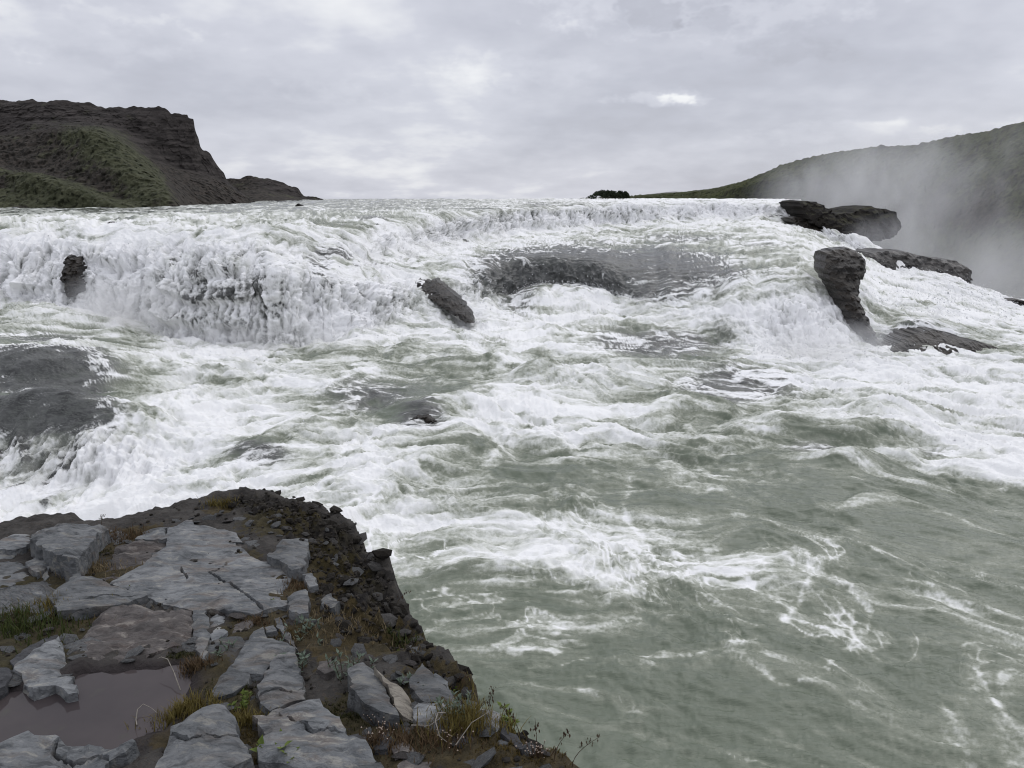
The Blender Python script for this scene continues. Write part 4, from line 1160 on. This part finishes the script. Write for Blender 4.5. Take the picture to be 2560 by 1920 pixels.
# ------------------------------------------------------------------ loose stones of the scree
def stone_mesh(name, seed, mat):
    rs = np.random.RandomState(seed)
    # icosahedron split once, squashed and chipped
    t = (1 + 5**.5) / 2
    v = np.array([(-1, t, 0), (1, t, 0), (-1, -t, 0), (1, -t, 0), (0, -1, t), (0, 1, t), (0, -1, -t), (0, 1, -t), (t, 0, -1), (t, 0, 1), (-t, 0, -1), (-t, 0, 1)], float)
    f = [(0, 11, 5), (0, 5, 1), (0, 1, 7), (0, 7, 10), (0, 10, 11), (1, 5, 9), (5, 11, 4), (11, 10, 2), (10, 7, 6), (7, 1, 8), (3, 9, 4), (3, 4, 2), (3, 2, 6), (3, 6, 8), (3, 8, 9), (4, 9, 5), (2, 4, 11), (6, 2, 10), (8, 6, 7), (9, 8, 1)]
    v /= np.linalg.norm(v[0])
    v *= rs.uniform(.7, 1.15, (12, 1))
    v *= np.array([rs.uniform(.8, 1.3), rs.uniform(.7, 1.1), rs.uniform(.5, .85)])
    me = bpy.data.meshes.new(name)
    me.from_pydata([tuple(p) for p in v], [], f)
    me.materials.append(mat)
    return me, v, f


STONE_MAT = rock_material('scree_stone', (.014, .0125, .0105), (.040, .034, .026), .85, 8.0)
STONE_MAT2 = rock_material('grey_pebble', (.05, .048, .046), (.10, .095, .088), .75, 8.0)
rs = np.random.RandomState(11)


def ground(px, py):
    p = on_plane(px, py, -.03)
    z = float(ledge_height(np.array([p[0]]), np.array([p[1]]))[0][0])
    return np.array((p[0], p[1], z))


def in_poly(poly, n):
    lo, hi = poly.min(0), poly.max(0)
    out = []
    while len(out) < n:
        p = rs.uniform(lo, hi, (n * 2, 2))
        out += list(p[poly_sd(p, poly) > .01])
    return np.array(out[:n])


variants = [stone_mesh('stone', s, STONE_MAT if s % 4 else STONE_MAT2) for s in range(1, 13)]
pts = in_poly(SCREE, 170)
edge_pts = []
for i in range(13, len(EDGE) - 1):
    for t in rs.rand(4):
        edge_pts.append(EDGE[i] * (1 - t) + EDGE[i + 1] * t + rs.normal(size=2) * .04 + np.array((-.05, -.03)))
pts = np.concatenate([pts, np.array(edge_pts)])[:300]
hz = ledge_height(pts[:, 0], pts[:, 1])[0]
for i, (p, z) in enumerate(zip(pts, hz)):
    s = float(np.clip(rs.lognormal(-3.75, .5), .012, .075))
    o = bpy.data.objects.new('stone', variants[i % 12][0])
    o.location = (p[0], p[1], z + s * .15)
    o.rotation_euler = tuple(rs.uniform(-.5, .5, 2)) + (rs.uniform(0, 6.3),)
    o.scale = (s, s, s)
    COL.objects.link(o)
    o.parent = LEDGE
# angular flakes broken off the plates
fpts = rs.uniform((-2.4, 1.95), (.8, 5.2), (420, 2))
fpts = np.concatenate([rs.uniform((-.5, 2.0), (.75, 3.6), (170, 2)), fpts])
fpts = fpts[(poly_sd(fpts, POLY) > .10) & (poly_sd(fpts, PUD) < -.06)][:300]
fz = ledge_height(fpts[:, 0], fpts[:, 1])[0]
flakes = [stone_mesh('flake', s, SLATE if s % 3 else BROWN)[0] for s in range(31, 39)]
for i, (p, z) in enumerate(zip(fpts, fz)):
    s = float(np.clip(rs.lognormal(-3.55, .4), .016, .048))
    o = bpy.data.objects.new('flake', flakes[i % 8])
    o.location = (p[0], p[1], z + .004)
    o.rotation_euler = (rs.normal() * .25, rs.normal() * .25, rs.uniform(0, 6.3))
    o.scale = (s * rs.uniform(.8, 1.5), s, s * .45)
    COL.objects.link(o)
    o.parent = LEDGE
bpts = np.concatenate([rs.uniform((-2.3, 2.0), (.75, 5.0), (150, 2)), rs.uniform((-.3, 2.0), (.75, 3.4), (40, 2))])
bpts = bpts[(poly_sd(bpts, POLY) > .15) & (poly_sd(bpts, PUD) < -.10) & (poly_sd(bpts, SCREE) < -.05)][:110]
bz = ledge_height(bpts[:, 0], bpts[:, 1])[0]
for i, (p, z) in enumerate(zip(bpts, bz)):
    s = float(rs.uniform(.05, .10))
    o = bpy.data.objects.new('flake', flakes[(i * 3) % 8])
    o.location = (p[0], p[1], z - .012)
    o.rotation_euler = (rs.normal() * .12, rs.normal() * .12, rs.uniform(0, 6.3))
    o.scale = (s * rs.uniform(.9, 1.6), s, s * .32)
    COL.objects.link(o)
    o.parent = LEDGE
lpts = rs.uniform((-6.5, 1.2), (-2.45, 5.0), (110, 2))
lpts = lpts[(poly_sd(lpts, POLY) > .3) & (poly_sd(lpts, PUD) < -.25)][:70]
lz = ledge_height(lpts[:, 0], lpts[:, 1])[0]
for i, (p, z) in enumerate(zip(lpts, lz)):          # more broken plates along the ledge to the left
    s = float(rs.uniform(.12, .36))
    o = bpy.data.objects.new('flake', flakes[(i * 3) % 8])
    o.location = (p[0], p[1], z - .03)
    o.rotation_euler = (rs.normal() * .06, rs.normal() * .06, rs.uniform(0, 6.3))
    o.scale = (s * rs.uniform(.9, 1.6), s, .07)
    COL.objects.link(o)
    o.parent = LEDGE
# fine gravel: joined
gv, gf = [], []
gp = np.concatenate([in_poly(SCREE, 2600), rs.uniform((-2.6, 1.9), (.9, 5.4), (1500, 2))])
gp = gp[poly_sd(gp, POLY) > .02]
gp = gp[poly_sd(gp, PUD) < -.08]
gz = ledge_height(gp[:, 0], gp[:, 1])[0]
for (x, y), z in zip(gp, gz):
    _, v, f = variants[rs.randint(12)]
    s = rs.uniform(.005, .016)
    a = rs.uniform(0, 6.3); R = np.array([[math.cos(a), -math.sin(a), 0], [math.sin(a), math.cos(a), 0], [0, 0, 1]])
    b = len(gv) * 12
    gv.append((v * s) @ R.T + (x, y, z + s * .3))
    gf.append(np.array(f) + b)
make_obj('gravel', np.concatenate(gv), np.concatenate(gf), STONE_MAT, parent=LEDGE, smooth=False, kind='stuff')


# ------------------------------------------------------------------ grasses, moss, small plants
def leaf_mat(name, a, b_, rough=.7, trans=.25):
    m, q = new_mat(name)
    co = q.n('ShaderNodeTexCoord').outputs['Object']
    n = q.noise(co, 40, 2)
    col = q.mix(q.ramp(n, .35, .65), a, b_)
    b = q.n('ShaderNodeBsdfPrincipled', {'Base Color': col, 'Roughness': rough, 'Specular IOR Level': .2})
    t = q.n('ShaderNodeBsdfTranslucent', {'Color': col})
    mx = q.n('ShaderNodeMixShader', {0: trans, 1: b.outputs[0], 2: t.outputs[0]})
    finish(q, mx.outputs[0])
    return m


LM = {'dry': leaf_mat('dry_grass', (.075, .048, .026), (.13, .09, .05)), 'straw': leaf_mat('straw_grass', (.13, .10, .055), (.23, .18, .105)),
      'green': leaf_mat('green_grass', (.032, .045, .012), (.065, .080, .022)), 'gold': leaf_mat('golden_grass', (.105, .08, .022), (.17, .14, .045)),
      'moss': leaf_mat('moss_green', (.018, .020, .005), (.042, .042, .011)), 'mossg': leaf_mat('moss_gold', (.05, .036, .010), (.095, .068, .02)),
      'silver': leaf_mat('willow_leaf', (.11, .145, .105), (.19, .23, .18)), 'lime': leaf_mat('herb_leaf', (.10, .14, .03), (.16, .20, .05)),
      'pink': leaf_mat('stonecrop_flower', (.42, .33, .27), (.58, .48, .40)), 'stem': leaf_mat('plant_stem', (.05, .032, .02), (.09, .06, .038)), 'pale': leaf_mat('dead_stalk', (.22, .20, .17), (.32, .29, .25))}


def blades(c, r, n, L, mat, name, label, cat, lean=.6, w=.0032, flat=.55, group=None, droop=.5):
    V, F = [], []
    q_ = rs.normal(size=(n, 2)) * r * .5
    xs, ys = c[0] + q_[:, 0], c[1] + q_[:, 1] * flat
    zs = ledge_height(xs, ys)[0]
    zs = np.clip(zs, c[2] - .25, c[2] + .06)
    for x, y, z in zip(xs, ys, zs):
        a = rs.uniform(0, 2 * math.pi); l = L * rs.uniform(.5, 1.25); ln = lean * rs.uniform(.2, 1.2)
        d = np.array((math.cos(a), math.sin(a), 0)); s = np.array((-d[1], d[0], 0))
        b = len(V)
        for k, t in enumerate((0, .4, .75, 1)):
            p = np.array((x, y, z - .01)) + d * l * ln * t**1.6 + np.array((0, 0, 1)) * l * (t - droop * ln * t * t * .6)
            ww = w * (1 - t * .85)
            V += [p - s * ww, p + s * ww] if k < 3 else [p]
        F += [(b, b + 1, b + 3, b + 2), (b + 2, b + 3, b + 5, b + 4), (b + 4, b + 5, b + 6)]
    return make_obj(name, V, F, LM[mat], smooth=True, label=label, cat=cat, group=group, kind='stuff')


GR = 'grass tufts between the slabs'
for px, py, r, n, L, mat, lab in [
    (305, 1350, .17, 240, .085, 'dry', 'dry brown grass in the hollow right of the thick chipped block'),
    (215, 1430, .22, 330, .07, 'straw', 'matted straw-coloured grass in front of the thick chipped block'),
    (50, 1580, .30, 420, .10, 'green', 'green grass clump at the left picture edge above the puddle'),
    (185, 1525, .20, 320, .085, 'gold', 'golden grass left of the broad brown slab'),
    (455, 1790, .13, 300, .10, 'gold', 'golden grass tuft overhanging the right end of the puddle'),
    (485, 1680, .09, 150, .075, 'dry', 'dark dry grass between the broad brown slab and the hook-shaped slab'),
    (1170, 1835, .17, 420, .12, 'gold', 'yellow-green grass tuft at the brink in front of the long pale slab'),
    (860, 1575, .30, 300, .07, 'straw', 'thin straw grass spread over the black scree'),
    (552, 1268, .10, 120, .10, 'gold', 'pale grass tuft on the far top of the ledge'),
    (612, 1815, .10, 180, .08, 'gold', 'yellow grass between the two big bottom slabs'),
    (965, 1880, .12, 200, .07, 'dry', 'rusty grass left of the dark brown slab'),
    (1000, 1560, .12, 120, .07, 'green', 'green grass on the outer edge of the scree'),
    (1120, 1690, .14, 180, .07, 'gold', 'yellowish grass on the brink beyond the smooth plate'),
    (760, 1480, .16, 200, .06, 'dry', 'short brown grass under the loose grey boulder'),
    (300, 1540, .14, 160, .05, 'straw', 'short pale grass along the front of the long smooth slab'),
    (640, 1570, .07, 90, .06, 'dry', 'little brown tuft at the head of the thin sliver'),
    (1070, 1870, .18, 260, .07, 'dry', 'tangled brown grass at the bottom edge near the brink')]:
    blades(ground(px, py), r, int(n * 1.8), L * .72, mat, 'grass_tuft', lab, 'grass', group=GR)
for px, py, r, n, mat, lab in [
    (895, 1785, .17, 1500, 'moss', 'dark green moss mound in front of the blue-grey leaning stone'),
    (452, 1648, .06, 350, 'moss', 'dark moss cushion on the edge of the broad brown slab'),
    (60, 1545, .28, 1600, 'mossg', 'brown moss behind the green grass at the left picture edge'),
    (596, 1362, .05, 250, 'mossg', 'moss filling the notch in the far side of the largest plate'),
    (140, 1385, .16, 800, 'mossg', 'brown moss strip behind the small wedge-shaped slab'),
    (205, 1540, .14, 700, 'mossg', 'rusty moss cushion beside the golden grass'),
    (600, 1850, .10, 700, 'mossg', 'orange-green moss between the two big bottom slabs'),
    (1290, 1890, .18, 1200, 'mossg', 'orange moss at the brink in the bottom corner of the ledge'),
    (575, 1740, .12, 700, 'moss', 'dark moss in the hollow below the overhanging slab'),
    (660, 1530, .10, 500, 'mossg', 'brown moss under the corner of the largest plate'),
    (720, 1600, .10, 500, 'mossg', 'brown moss patch between the sliver and the willow'),
    (1015, 1815, .10, 500, 'moss', 'black-green moss between tan stone and brown slab'),
    (240, 1390, .12, 600, 'moss', 'dark moss shaded under the thick chipped block'),
    (690, 1905, .10, 600, 'mossg', 'golden moss along the foot of the massive slab')]:
    blades(ground(px, py), r, n, .022, mat, 'moss_patch', lab, 'moss', lean=.9, w=.0035, flat=.6, group='moss cushions between the slabs')


def sprig(c, n_stems, hgt, leaf, mat, name, label, cat, spread=.09, width=.36, group=None):
    root = bpy.data.objects.new(name, None); COL.objects.link(root)
    root.location = tuple(c); tag(root, label, cat, None, group)
    V, F, SV, SF = [], [], [], []
    for _ in range(n_stems):
        a = rs.uniform(0, 6.28); h = hgt * rs.uniform(.55, 1.1); ln = rs.uniform(.1, .8)
        o0 = rs.normal(size=2) * spread * .5
        d = np.array((math.cos(a), math.sin(a), 0))
        pts_ = [np.array((o0[0], o0[1], -.02)) + d * h * ln * t**1.3 + np.array((0, 0, h * t)) for t in np.linspace(0, 1, 5)]
        b = len(SV)
        for p in pts_:
            SV += [p + (-.0016, 0, 0), p + (.0016, 0, 0)]
        SF += [(b + 2 * i, b + 2 * i + 1, b + 2 * i + 3, b + 2 * i + 2) for i in range(4)]
        for k in range(rs.randint(9, 14)):
            t = rs.uniform(.25, 1.0)
            p = pts_[0] * (1 - t) + pts_[-1] * t
            aa = rs.uniform(0, 6.28); el = rs.uniform(.2, 1.2)
            u = np.array((math.cos(aa) * math.cos(el), math.sin(aa) * math.cos(el), math.sin(el)))
            s = np.cross(u, (0, 0, 1)); s /= np.linalg.norm(s)
            up = np.cross(s, u)
            l = leaf * rs.uniform(.6, 1.2)
            b = len(V)
            V += [p, p + u * l * .45 + s * l * width * .5 + up * l * .05, p + u * l, p + u * l * .45 - s * l * width * .5 + up * l * .05, p + u * l * .5 - up * l * .03]
            F += [(b, b + 1, b + 4), (b + 1, b + 2, b + 4), (b + 2, b + 3, b + 4), (b + 3, b, b + 4)]
    make_obj('stem', SV, SF, LM['stem'], parent=root, kind='stuff')
    make_obj('leaves', V, F, LM[mat], parent=root, smooth=False, kind='stuff')
    return root


WG = 'silver willow sprigs'
for px, py, n, h, lab in [(765, 1600, 9, .10, 'silvery willow sprig behind the lobe-shaped slab'), (862, 1700, 10, .11, 'silvery willow sprig left of the blue-grey leaning stone'),
                          (762, 1665, 6, .08, 'small silvery willow shoot right of the lobe-shaped slab'), (1165, 1822, 8, .10, 'grey-green willow sprig in front of the long pale slab'), (1038, 1745, 4, .05, 'tiny willow shoot under the smooth plate'),
                          (570, 1630, 5, .055, 'little silvery shoot in the gap of the hook-shaped slab')]:
    sprig(ground(px, py), n, h, .032, 'silver', 'willow_sprig', lab, 'willow', group=WG)
for px, py, n, h, lab, mat, lf in [(700, 1910, 5, .08, 'leafy green herb at the bottom edge', 'lime', .045), (610, 1785, 6, .06, 'yellow-green herb between the two big bottom slabs', 'lime', .026), (672, 1535, 4, .05, 'yellow-green herb at the corner of the largest plate', 'lime', .024),
                                   (345, 1475, 4, .05, 'yellow herb growing in the crack left of the largest plate', 'lime', .02), (1262, 1800, 4, .07, 'green leafy herb on the outermost brink', 'lime', .03), (1000, 1580, 4, .06, 'bright green herb on the scree edge', 'lime', .025), (1135, 1668, 4, .05, 'yellowish herb at the scree edge above the water', 'lime', .022)]:
    sprig(ground(px, py), n, h, lf, mat, 'herb', lab, 'herb', width=.6, spread=.04)


def flower(c, n, label, hgt=.05):
    root = bpy.data.objects.new('stonecrop', None); COL.objects.link(root)
    root.location = tuple(c); tag(root, label, 'flower', None, 'pale stonecrop flowers')
    V, F, SV, SF = [], [], [], []
    t = [(1, 0, 0), (-1, 0, 0), (0, 1, 0), (0, -1, 0), (0, 0, 1), (0, 0, -1)]
    of = [(0, 2, 4), (2, 1, 4), (1, 3, 4), (3, 0, 4), (2, 0, 5), (1, 2, 5), (3, 1, 5), (0, 3, 5)]
    for _ in range(n):
        p = np.array((rs.normal() * .028, rs.normal() * .022, hgt * rs.uniform(.6, 1.3)))
        b = len(SV); g0 = np.array((p[0] * .4, p[1] * .4, -.02))
        SV += [g0 + (-.001, 0, 0), g0 + (.001, 0, 0), p + (.001, 0, 0), p + (-.001, 0, 0)]; SF.append((b, b + 1, b + 2, b + 3))
        s = rs.uniform(.0022, .0042); b = len(V)
        V += [p + np.array(u) * s for u in t]; F += [tuple(i + b for i in f) for f in of]
    make_obj('stem', SV, SF, LM['stem'], parent=root, kind='stuff')
    make_obj('blossom', V, F, LM['pink'], parent=root, kind='stuff')


for px, py, n, lab in [(950, 1815, 34, 'pale pink stonecrop flowers beside the dark angular stone'), (942, 1878, 26, 'pale cream stonecrop flowers left of the dark brown slab'), (1345, 1905, 40, 'cream stonecrop flowers on the orange moss at the brink'), (1125, 1890, 22, 'faint pale flowers at the bottom edge below the grass')]:
    flower(ground(px, py), n, lab)


def tube(path, r, name, mat, label=None, cat=None, parent=None, group=None):
    path = np.array(path, float); V, F = [], []
    for i, p in enumerate(path):
        t = path[min(i + 1, len(path) - 1)] - path[max(i - 1, 0)]; t /= np.linalg.norm(t)
        u = np.cross(t, (0.3, .2, 1)); u /= np.linalg.norm(u); w = np.cross(t, u)
        rr = r * (1 - .6 * i / (len(path) - 1))
        V += [p + rr * (u * math.cos(a) + w * math.sin(a)) for a in np.arange(5) * 2 * math.pi / 5]
    for i in range(len(path) - 1):
        for j in range(5):
            F.append((i * 5 + j, i * 5 + (j + 1) % 5, (i + 1) * 5 + (j + 1) % 5, (i + 1) * 5 + j))
    return make_obj(name, V, F, mat, label=label, cat=cat, parent=parent, group=group)


def seed_stem(px, py, h, lean, label):
    c = ground(px, py)
    root = bpy.data.objects.new('seed_stem', None); COL.objects.link(root); root.location = tuple(c)
    tag(root, label, 'grass stem', None, 'thin seed stems at the brink')
    path = [(lean * h * t * t, .02 * t, h * t) for t in np.linspace(0, 1, 7)]
    tube(path, .0018, 'stem', LM['stem'], parent=root)
    V, F = [], []
    for k in range(16):
        t = rs.uniform(.62, 1.0); p = np.array((lean * h * t * t, .02 * t, h * t)) + rs.normal(size=3) * (.010, .01, .006)
        s = rs.uniform(.003, .006); b = len(V)
        V += [p + (-s * .5, 0, 0), p + (0, 0, s * 1.6), p + (s * .5, 0, 0), p + (0, 0, -s * 1.6)]; F.append((b, b + 1, b + 2, b + 3))
    make_obj('seed_head', V, F, LM['stem'], parent=root, kind='stuff')


for px, py, h, ln, lab in [(1342, 1900, .17, -.05, 'upright dark seed stem standing highest over the green water'), (1385, 1915, .13, .5, 'bent seed stem leaning right over the water'), (1300, 1850, .16, -.5, 'long seed stem leaning left at the brink'),
                           (1222, 1770, .12, .2, 'thin seed stem against the long pale slab'), (1150, 1680, .11, .3, 'thin seed stem on the scree edge'), (1190, 1725, .08, .9, 'short seed stem bent over the water'), (255, 1330, .09, .1, 'small dark seed stem on the far brink beside the thick block'), (1430, 1925, .13, .9, 'last seed stem at the bottom edge, bent far right'), (990, 1470, .1, .8, 'fine seed stem on the outer scree edge')]:
    seed_stem(px, py, h * .85, ln, lab)
z0 = on_plane(240, 1780, PUD_H)[2]
def pud(px, py, up): 
    p = on_plane(px, py, PUD_H); return (p[0], p[1], z0 + up)
tube([pud(342, 1812, .004), pud(340, 1800, .006), pud(345, 1784, .02), pud(360, 1777, .03), pud(378, 1780, .02), pud(396, 1786, .004)], .0028, 'dead_stalk', LM['pale'], 'pale bent stalk lying in the puddle', 'stalk')
tube([pud(452, 1735, .01), pud(438, 1712, .05), pud(424, 1692, .07), pud(408, 1687, .07), pud(398, 1686, .06)], .0028, 'dead_stalk', LM['pale'], 'pale hooked stalk arching over the far end of the puddle', 'stalk')
def gup(px, py, up):
    p = ground(px, py); return (p[0], p[1], p[2] + up)
tube([gup(1030, 1850, .03), gup(1075, 1856, .05), gup(1100, 1850, .06), gup(1108, 1838, .07)], .003, 'twig', LM['pale'], 'straight pale twig lying before the brink grass', 'twig')
tube([gup(1115, 1838, .07), gup(1096, 1850, .09), gup(1090, 1870, .08), gup(1100, 1888, .05), gup(1118, 1892, .03)], .003, 'twig', LM['pale'], 'curled pale twig looping before the brink grass', 'twig')
tube([gup(1140, 1895, .02), gup(1180, 1870, .07), gup(1230, 1845, .10)], .0022, 'twig', LM['pale'], 'long thin straw leaning across the brink grass', 'twig')


# ------------------------------------------------------------------ far shrubs on the horizon
def shrub(px0, px1, pyt, pyb, Y, seed, label):
    r2 = np.random.RandomState(seed)
    l, r = ray_at_y(px0, pyb, Y), ray_at_y(px1, pyb, Y)
    h = ray_at_y(px0, pyt, Y)[2] - l[2]; w = (r[0] - l[0]) / 2; c = (l + r) / 2
    root = bpy.data.objects.new('shrub', None); COL.objects.link(root); root.location = tuple(c)
    tag(root, label, 'shrub', None, 'dark shrubs on the upstream horizon')
    cl = [(r2.uniform(-.75, .75), r2.uniform(-.5, .5), r2.uniform(.25, .75), r2.uniform(.25, .4)) for _ in range(16)]
    V, F = [], []
    for k in range(3600):
        cx, cy, cz, cr = cl[r2.randint(16)]
        d = r2.normal(size=3); d /= np.linalg.norm(d)
        rr = cr * r2.uniform(.5, 1.05)
        p = np.array(((cx + d[0] * rr) * w, (cy + d[1] * rr) * w, (cz + d[2] * rr * .9)))
        env = math.sqrt(max(0, 1 - (p[0] / w)**2 * .9))
        p[2] = max(0, min(p[2], 1.0)) * h * (.35 + .65 * env)
        s = r2.uniform(.10, .22)
        u = r2.normal(size=3); u /= np.linalg.norm(u); t = np.cross(u, d); t /= np.linalg.norm(t) + 1e-6
        b = len(V)
        V += [p - u * s, p + t * s * .6, p + u * s, p - t * s * .6]; F.append((b, b + 1, b + 2, b + 3))
    make_obj('crown', V, np.array(F), SHRUB, parent=root, smooth=False)
    tv, tf = [], []
    for cx, cy, cz, cr in cl[:6]:
        a = np.array((cx * w * .3, cy * w * .3, -.3)); b_ = np.array((cx * w, cy * w, cz * h)); b = len(tv)
        for p, q_ in ((a, .09), (b_, .03)):
            tv += [p + (q_, 0, 0), p + (0, q_, 0), p + (-q_, 0, 0), p + (0, -q_, 0)]
        tf += [(b + j, b + (j + 1) % 4, b + 4 + (j + 1) % 4, b + 4 + j) for j in range(4)]
    make_obj('trunk', tv, tf, LM['stem'], parent=root)


SHRUB = leaf_mat('shrub_leaf', (.012, .018, .010), (.030, .040, .020), .8, .2)
shrub(1470, 1548, 474, 497, 190, 4, 'wider of two dark shrubs on the horizon above the falls')
shrub(1532, 1572, 475, 497, 193, 9, 'smaller of two dark shrubs on the horizon, nearer the green hill')

# ------------------------------------------------------------------ spray and mist
def build_spray():
    r3 = np.random.RandomState(5)
    P = RP.reshape(-1, 3); fo = RFOAM.ravel(); fa = RFALL.ravel(); px = RPX.ravel(); py = RPY.ravel(); nn = RN.reshape(-1, 3)
    w = np.clip(fo - .45, 0, 1) * (.02 + fa * .25) * (py > 500) * (py < 1330) * (px > -80) * (px < 2640)
    # splash lines: feet of the falls and breaking crests
    for cx, cy, rx, ry, g in [(250, 760, 260, 40, 2.5), (650, 850, 330, 30, 2.), (1440, 740, 200, 34, 3.), (2000, 880, 240, 34, 3.), (1330, 955, 90, 26, 3.), (1480, 965, 100, 22, 2.5), (2350, 760, 260, 50, 1.6), (60, 1180, 200, 90, 1.5), (1150, 800, 120, 30, 1.5), (2260, 1030, 120, 24, 2.), (2380, 1130, 120, 24, 2.), (1900, 895, 200, 20, 2.), (1350, 560, 300, 16, .8)]:
        w += g * np.exp(-((px - cx) / rx)**2 - ((py - cy) / ry)**2) * np.clip(fo, 0, 1) * .35
    area = np.clip(P[:, 1] / 50, .2, 2.2)**1.5
    w = w * area
    w /= w.sum()
    n = 15000
    idx = r3.choice(len(P), n, p=w)
    off = np.abs(r3.normal(size=n)) * .16 * np.clip(P[idx, 1] / 50, .4, 1.5) * (1 + 1.2 * (r3.rand(n) < .12))
    c = P[idx] + nn[idx] * off[:, None] + r3.normal(size=(n, 3)) * .05
    s = np.exp(r3.normal(size=n) * .35) * .020 * np.clip(P[idx, 1] / 50, .45, 1.3)
    tet = np.array([(1, 1, 1), (-1, -1, 1), (-1, 1, -1), (1, -1, -1)], float) * .8
    V = (c[:, None, :] + s[:, None, None] * (tet[None] + r3.normal(size=(n, 4, 3)) * .35)).reshape(-1, 3)
    f = np.array([(0, 1, 2), (0, 3, 1), (0, 2, 3), (1, 3, 2)])
    F = (np.arange(n)[:, None, None] * 4 + f[None]).reshape(-1, 3)
    m, q = new_mat('spray_drops')
    b = q.n('ShaderNodeBsdfPrincipled', {'Base Color': (.82, .83, .84, 1), 'Roughness': .6})
    t = q.n('ShaderNodeBsdfTranslucent', {'Color': (.82, .83, .84, 1)})
    mx = q.n('ShaderNodeMixShader', {0: .5, 1: b.outputs[0], 2: t.outputs[0]})
    finish(q, mx.outputs[0])
    make_obj('spray', V, F, m, smooth=True, kind='stuff', label='white spray thrown up along the falls and breaking waves', cat='spray')


def ellipsoid(c, r, seed, n=28, m=18):
    V = []
    for i in range(m + 1):
        th = math.pi * i / m
        for j in range(n):
            ph = 2 * math.pi * j / n
            V.append((math.sin(th) * math.cos(ph), math.sin(th) * math.sin(ph), math.cos(th)))
    V = np.array(V)
    d = 1 + .25 * fbm3((V * 1.6 + seed).astype(np.float32), 2, seed)
    V = V * d[:, None] * np.array(r) + np.array(c)
    F = [(i * n + j, (i + 1) * n + j, (i + 1) * n + (j + 1) % n, i * n + (j + 1) % n) for i in range(m) for j in range(n)]
    return V, np.array(F)


def mist(c, r, dens, label, seed, scale=None, noise_lo=.40, noise_hi=.72, slant=0.0):
    V, F = ellipsoid(c, r, seed)
    m, q = new_mat('mist_air')
    if scale:
        co = q.n('ShaderNodeTexCoord').outputs['Object']
        rel = q.n('ShaderNodeVectorMath', {0: co, 1: tuple(c)}, operation='SUBTRACT').outputs[0]
        un = q.n('ShaderNodeVectorMath', {0: rel, 1: tuple(1 / x for x in r)}, operation='MULTIPLY').outputs[0]
        ln = q.n('ShaderNodeVectorMath', {0: un}, operation='LENGTH').outputs['Value']
        fall = q.ramp(ln, 1.0, .25)
        sh = q.n('ShaderNodeVectorMath', {0: rel, 1: (1, 1, .7)}, operation='MULTIPLY').outputs[0]
        n = q.noise(sh, scale, 4, .6, .8)
        d = q.math('MULTIPLY', q.math('MULTIPLY', fall, q.ramp(n, noise_lo, noise_hi)), dens)
    else:
        d = dens
    vs = q.n('ShaderNodeVolumeScatter', {'Color': (.93, .94, .96, 1), 'Density': d, 'Anisotropy': .25})
    out = q.n('ShaderNodeOutputMaterial')
    q.link(vs.outputs[0], out.inputs[1])
    o = make_obj('mist', V, F, m, kind='stuff', label=label, cat='mist')
    o.visible_shadow = True
    return o


build_spray()
def at(px, py, Y):
    return ray_at_y(px, py, Y)
mist(at(2150, 505, 128), (19, 16, 13), .10, 'bright mist boiling up from the canyon behind the rock ledge', 3, .12, .30, .75)
mist(at(2330, 430, 130), (25, 15, 15), .05, 'thin veil of mist drifting up the green hillside', 6, .09, .34, .74)
mist(at(2470, 745, 112), (28, 22, 15), .085, 'low grey mist filling the bottom of the canyon', 8, .08, .25, .75)
mist(at(2060, 868, 48.6), (6.0, 2.4, 2.2), .48, 'fine mist at the foot of the right-hand cascade', 12, .5, .25, .75)
mist(at(310, 755, 48.4), (4.6, 2.2, 2.4), .60, 'fine mist at the foot of the left fall', 15, .5, .25, .75)
mist(at(680, 845, 47.6), (7.0, 1.8, 1.6), .42, 'low mist along the foot of the widest fall', 18, .5, .25, .75)
mist(at(1440, 752, 63), (6.0, 2.0, 1.0), .14, 'puff of mist below the dark smooth hump of water', 21, .5, .25, .75)
mist(at(2235, 600, 104), (8, 4, 4.5), .16, 'mist curling round the far end of the brink ledge', 25, .2, .25, .75)
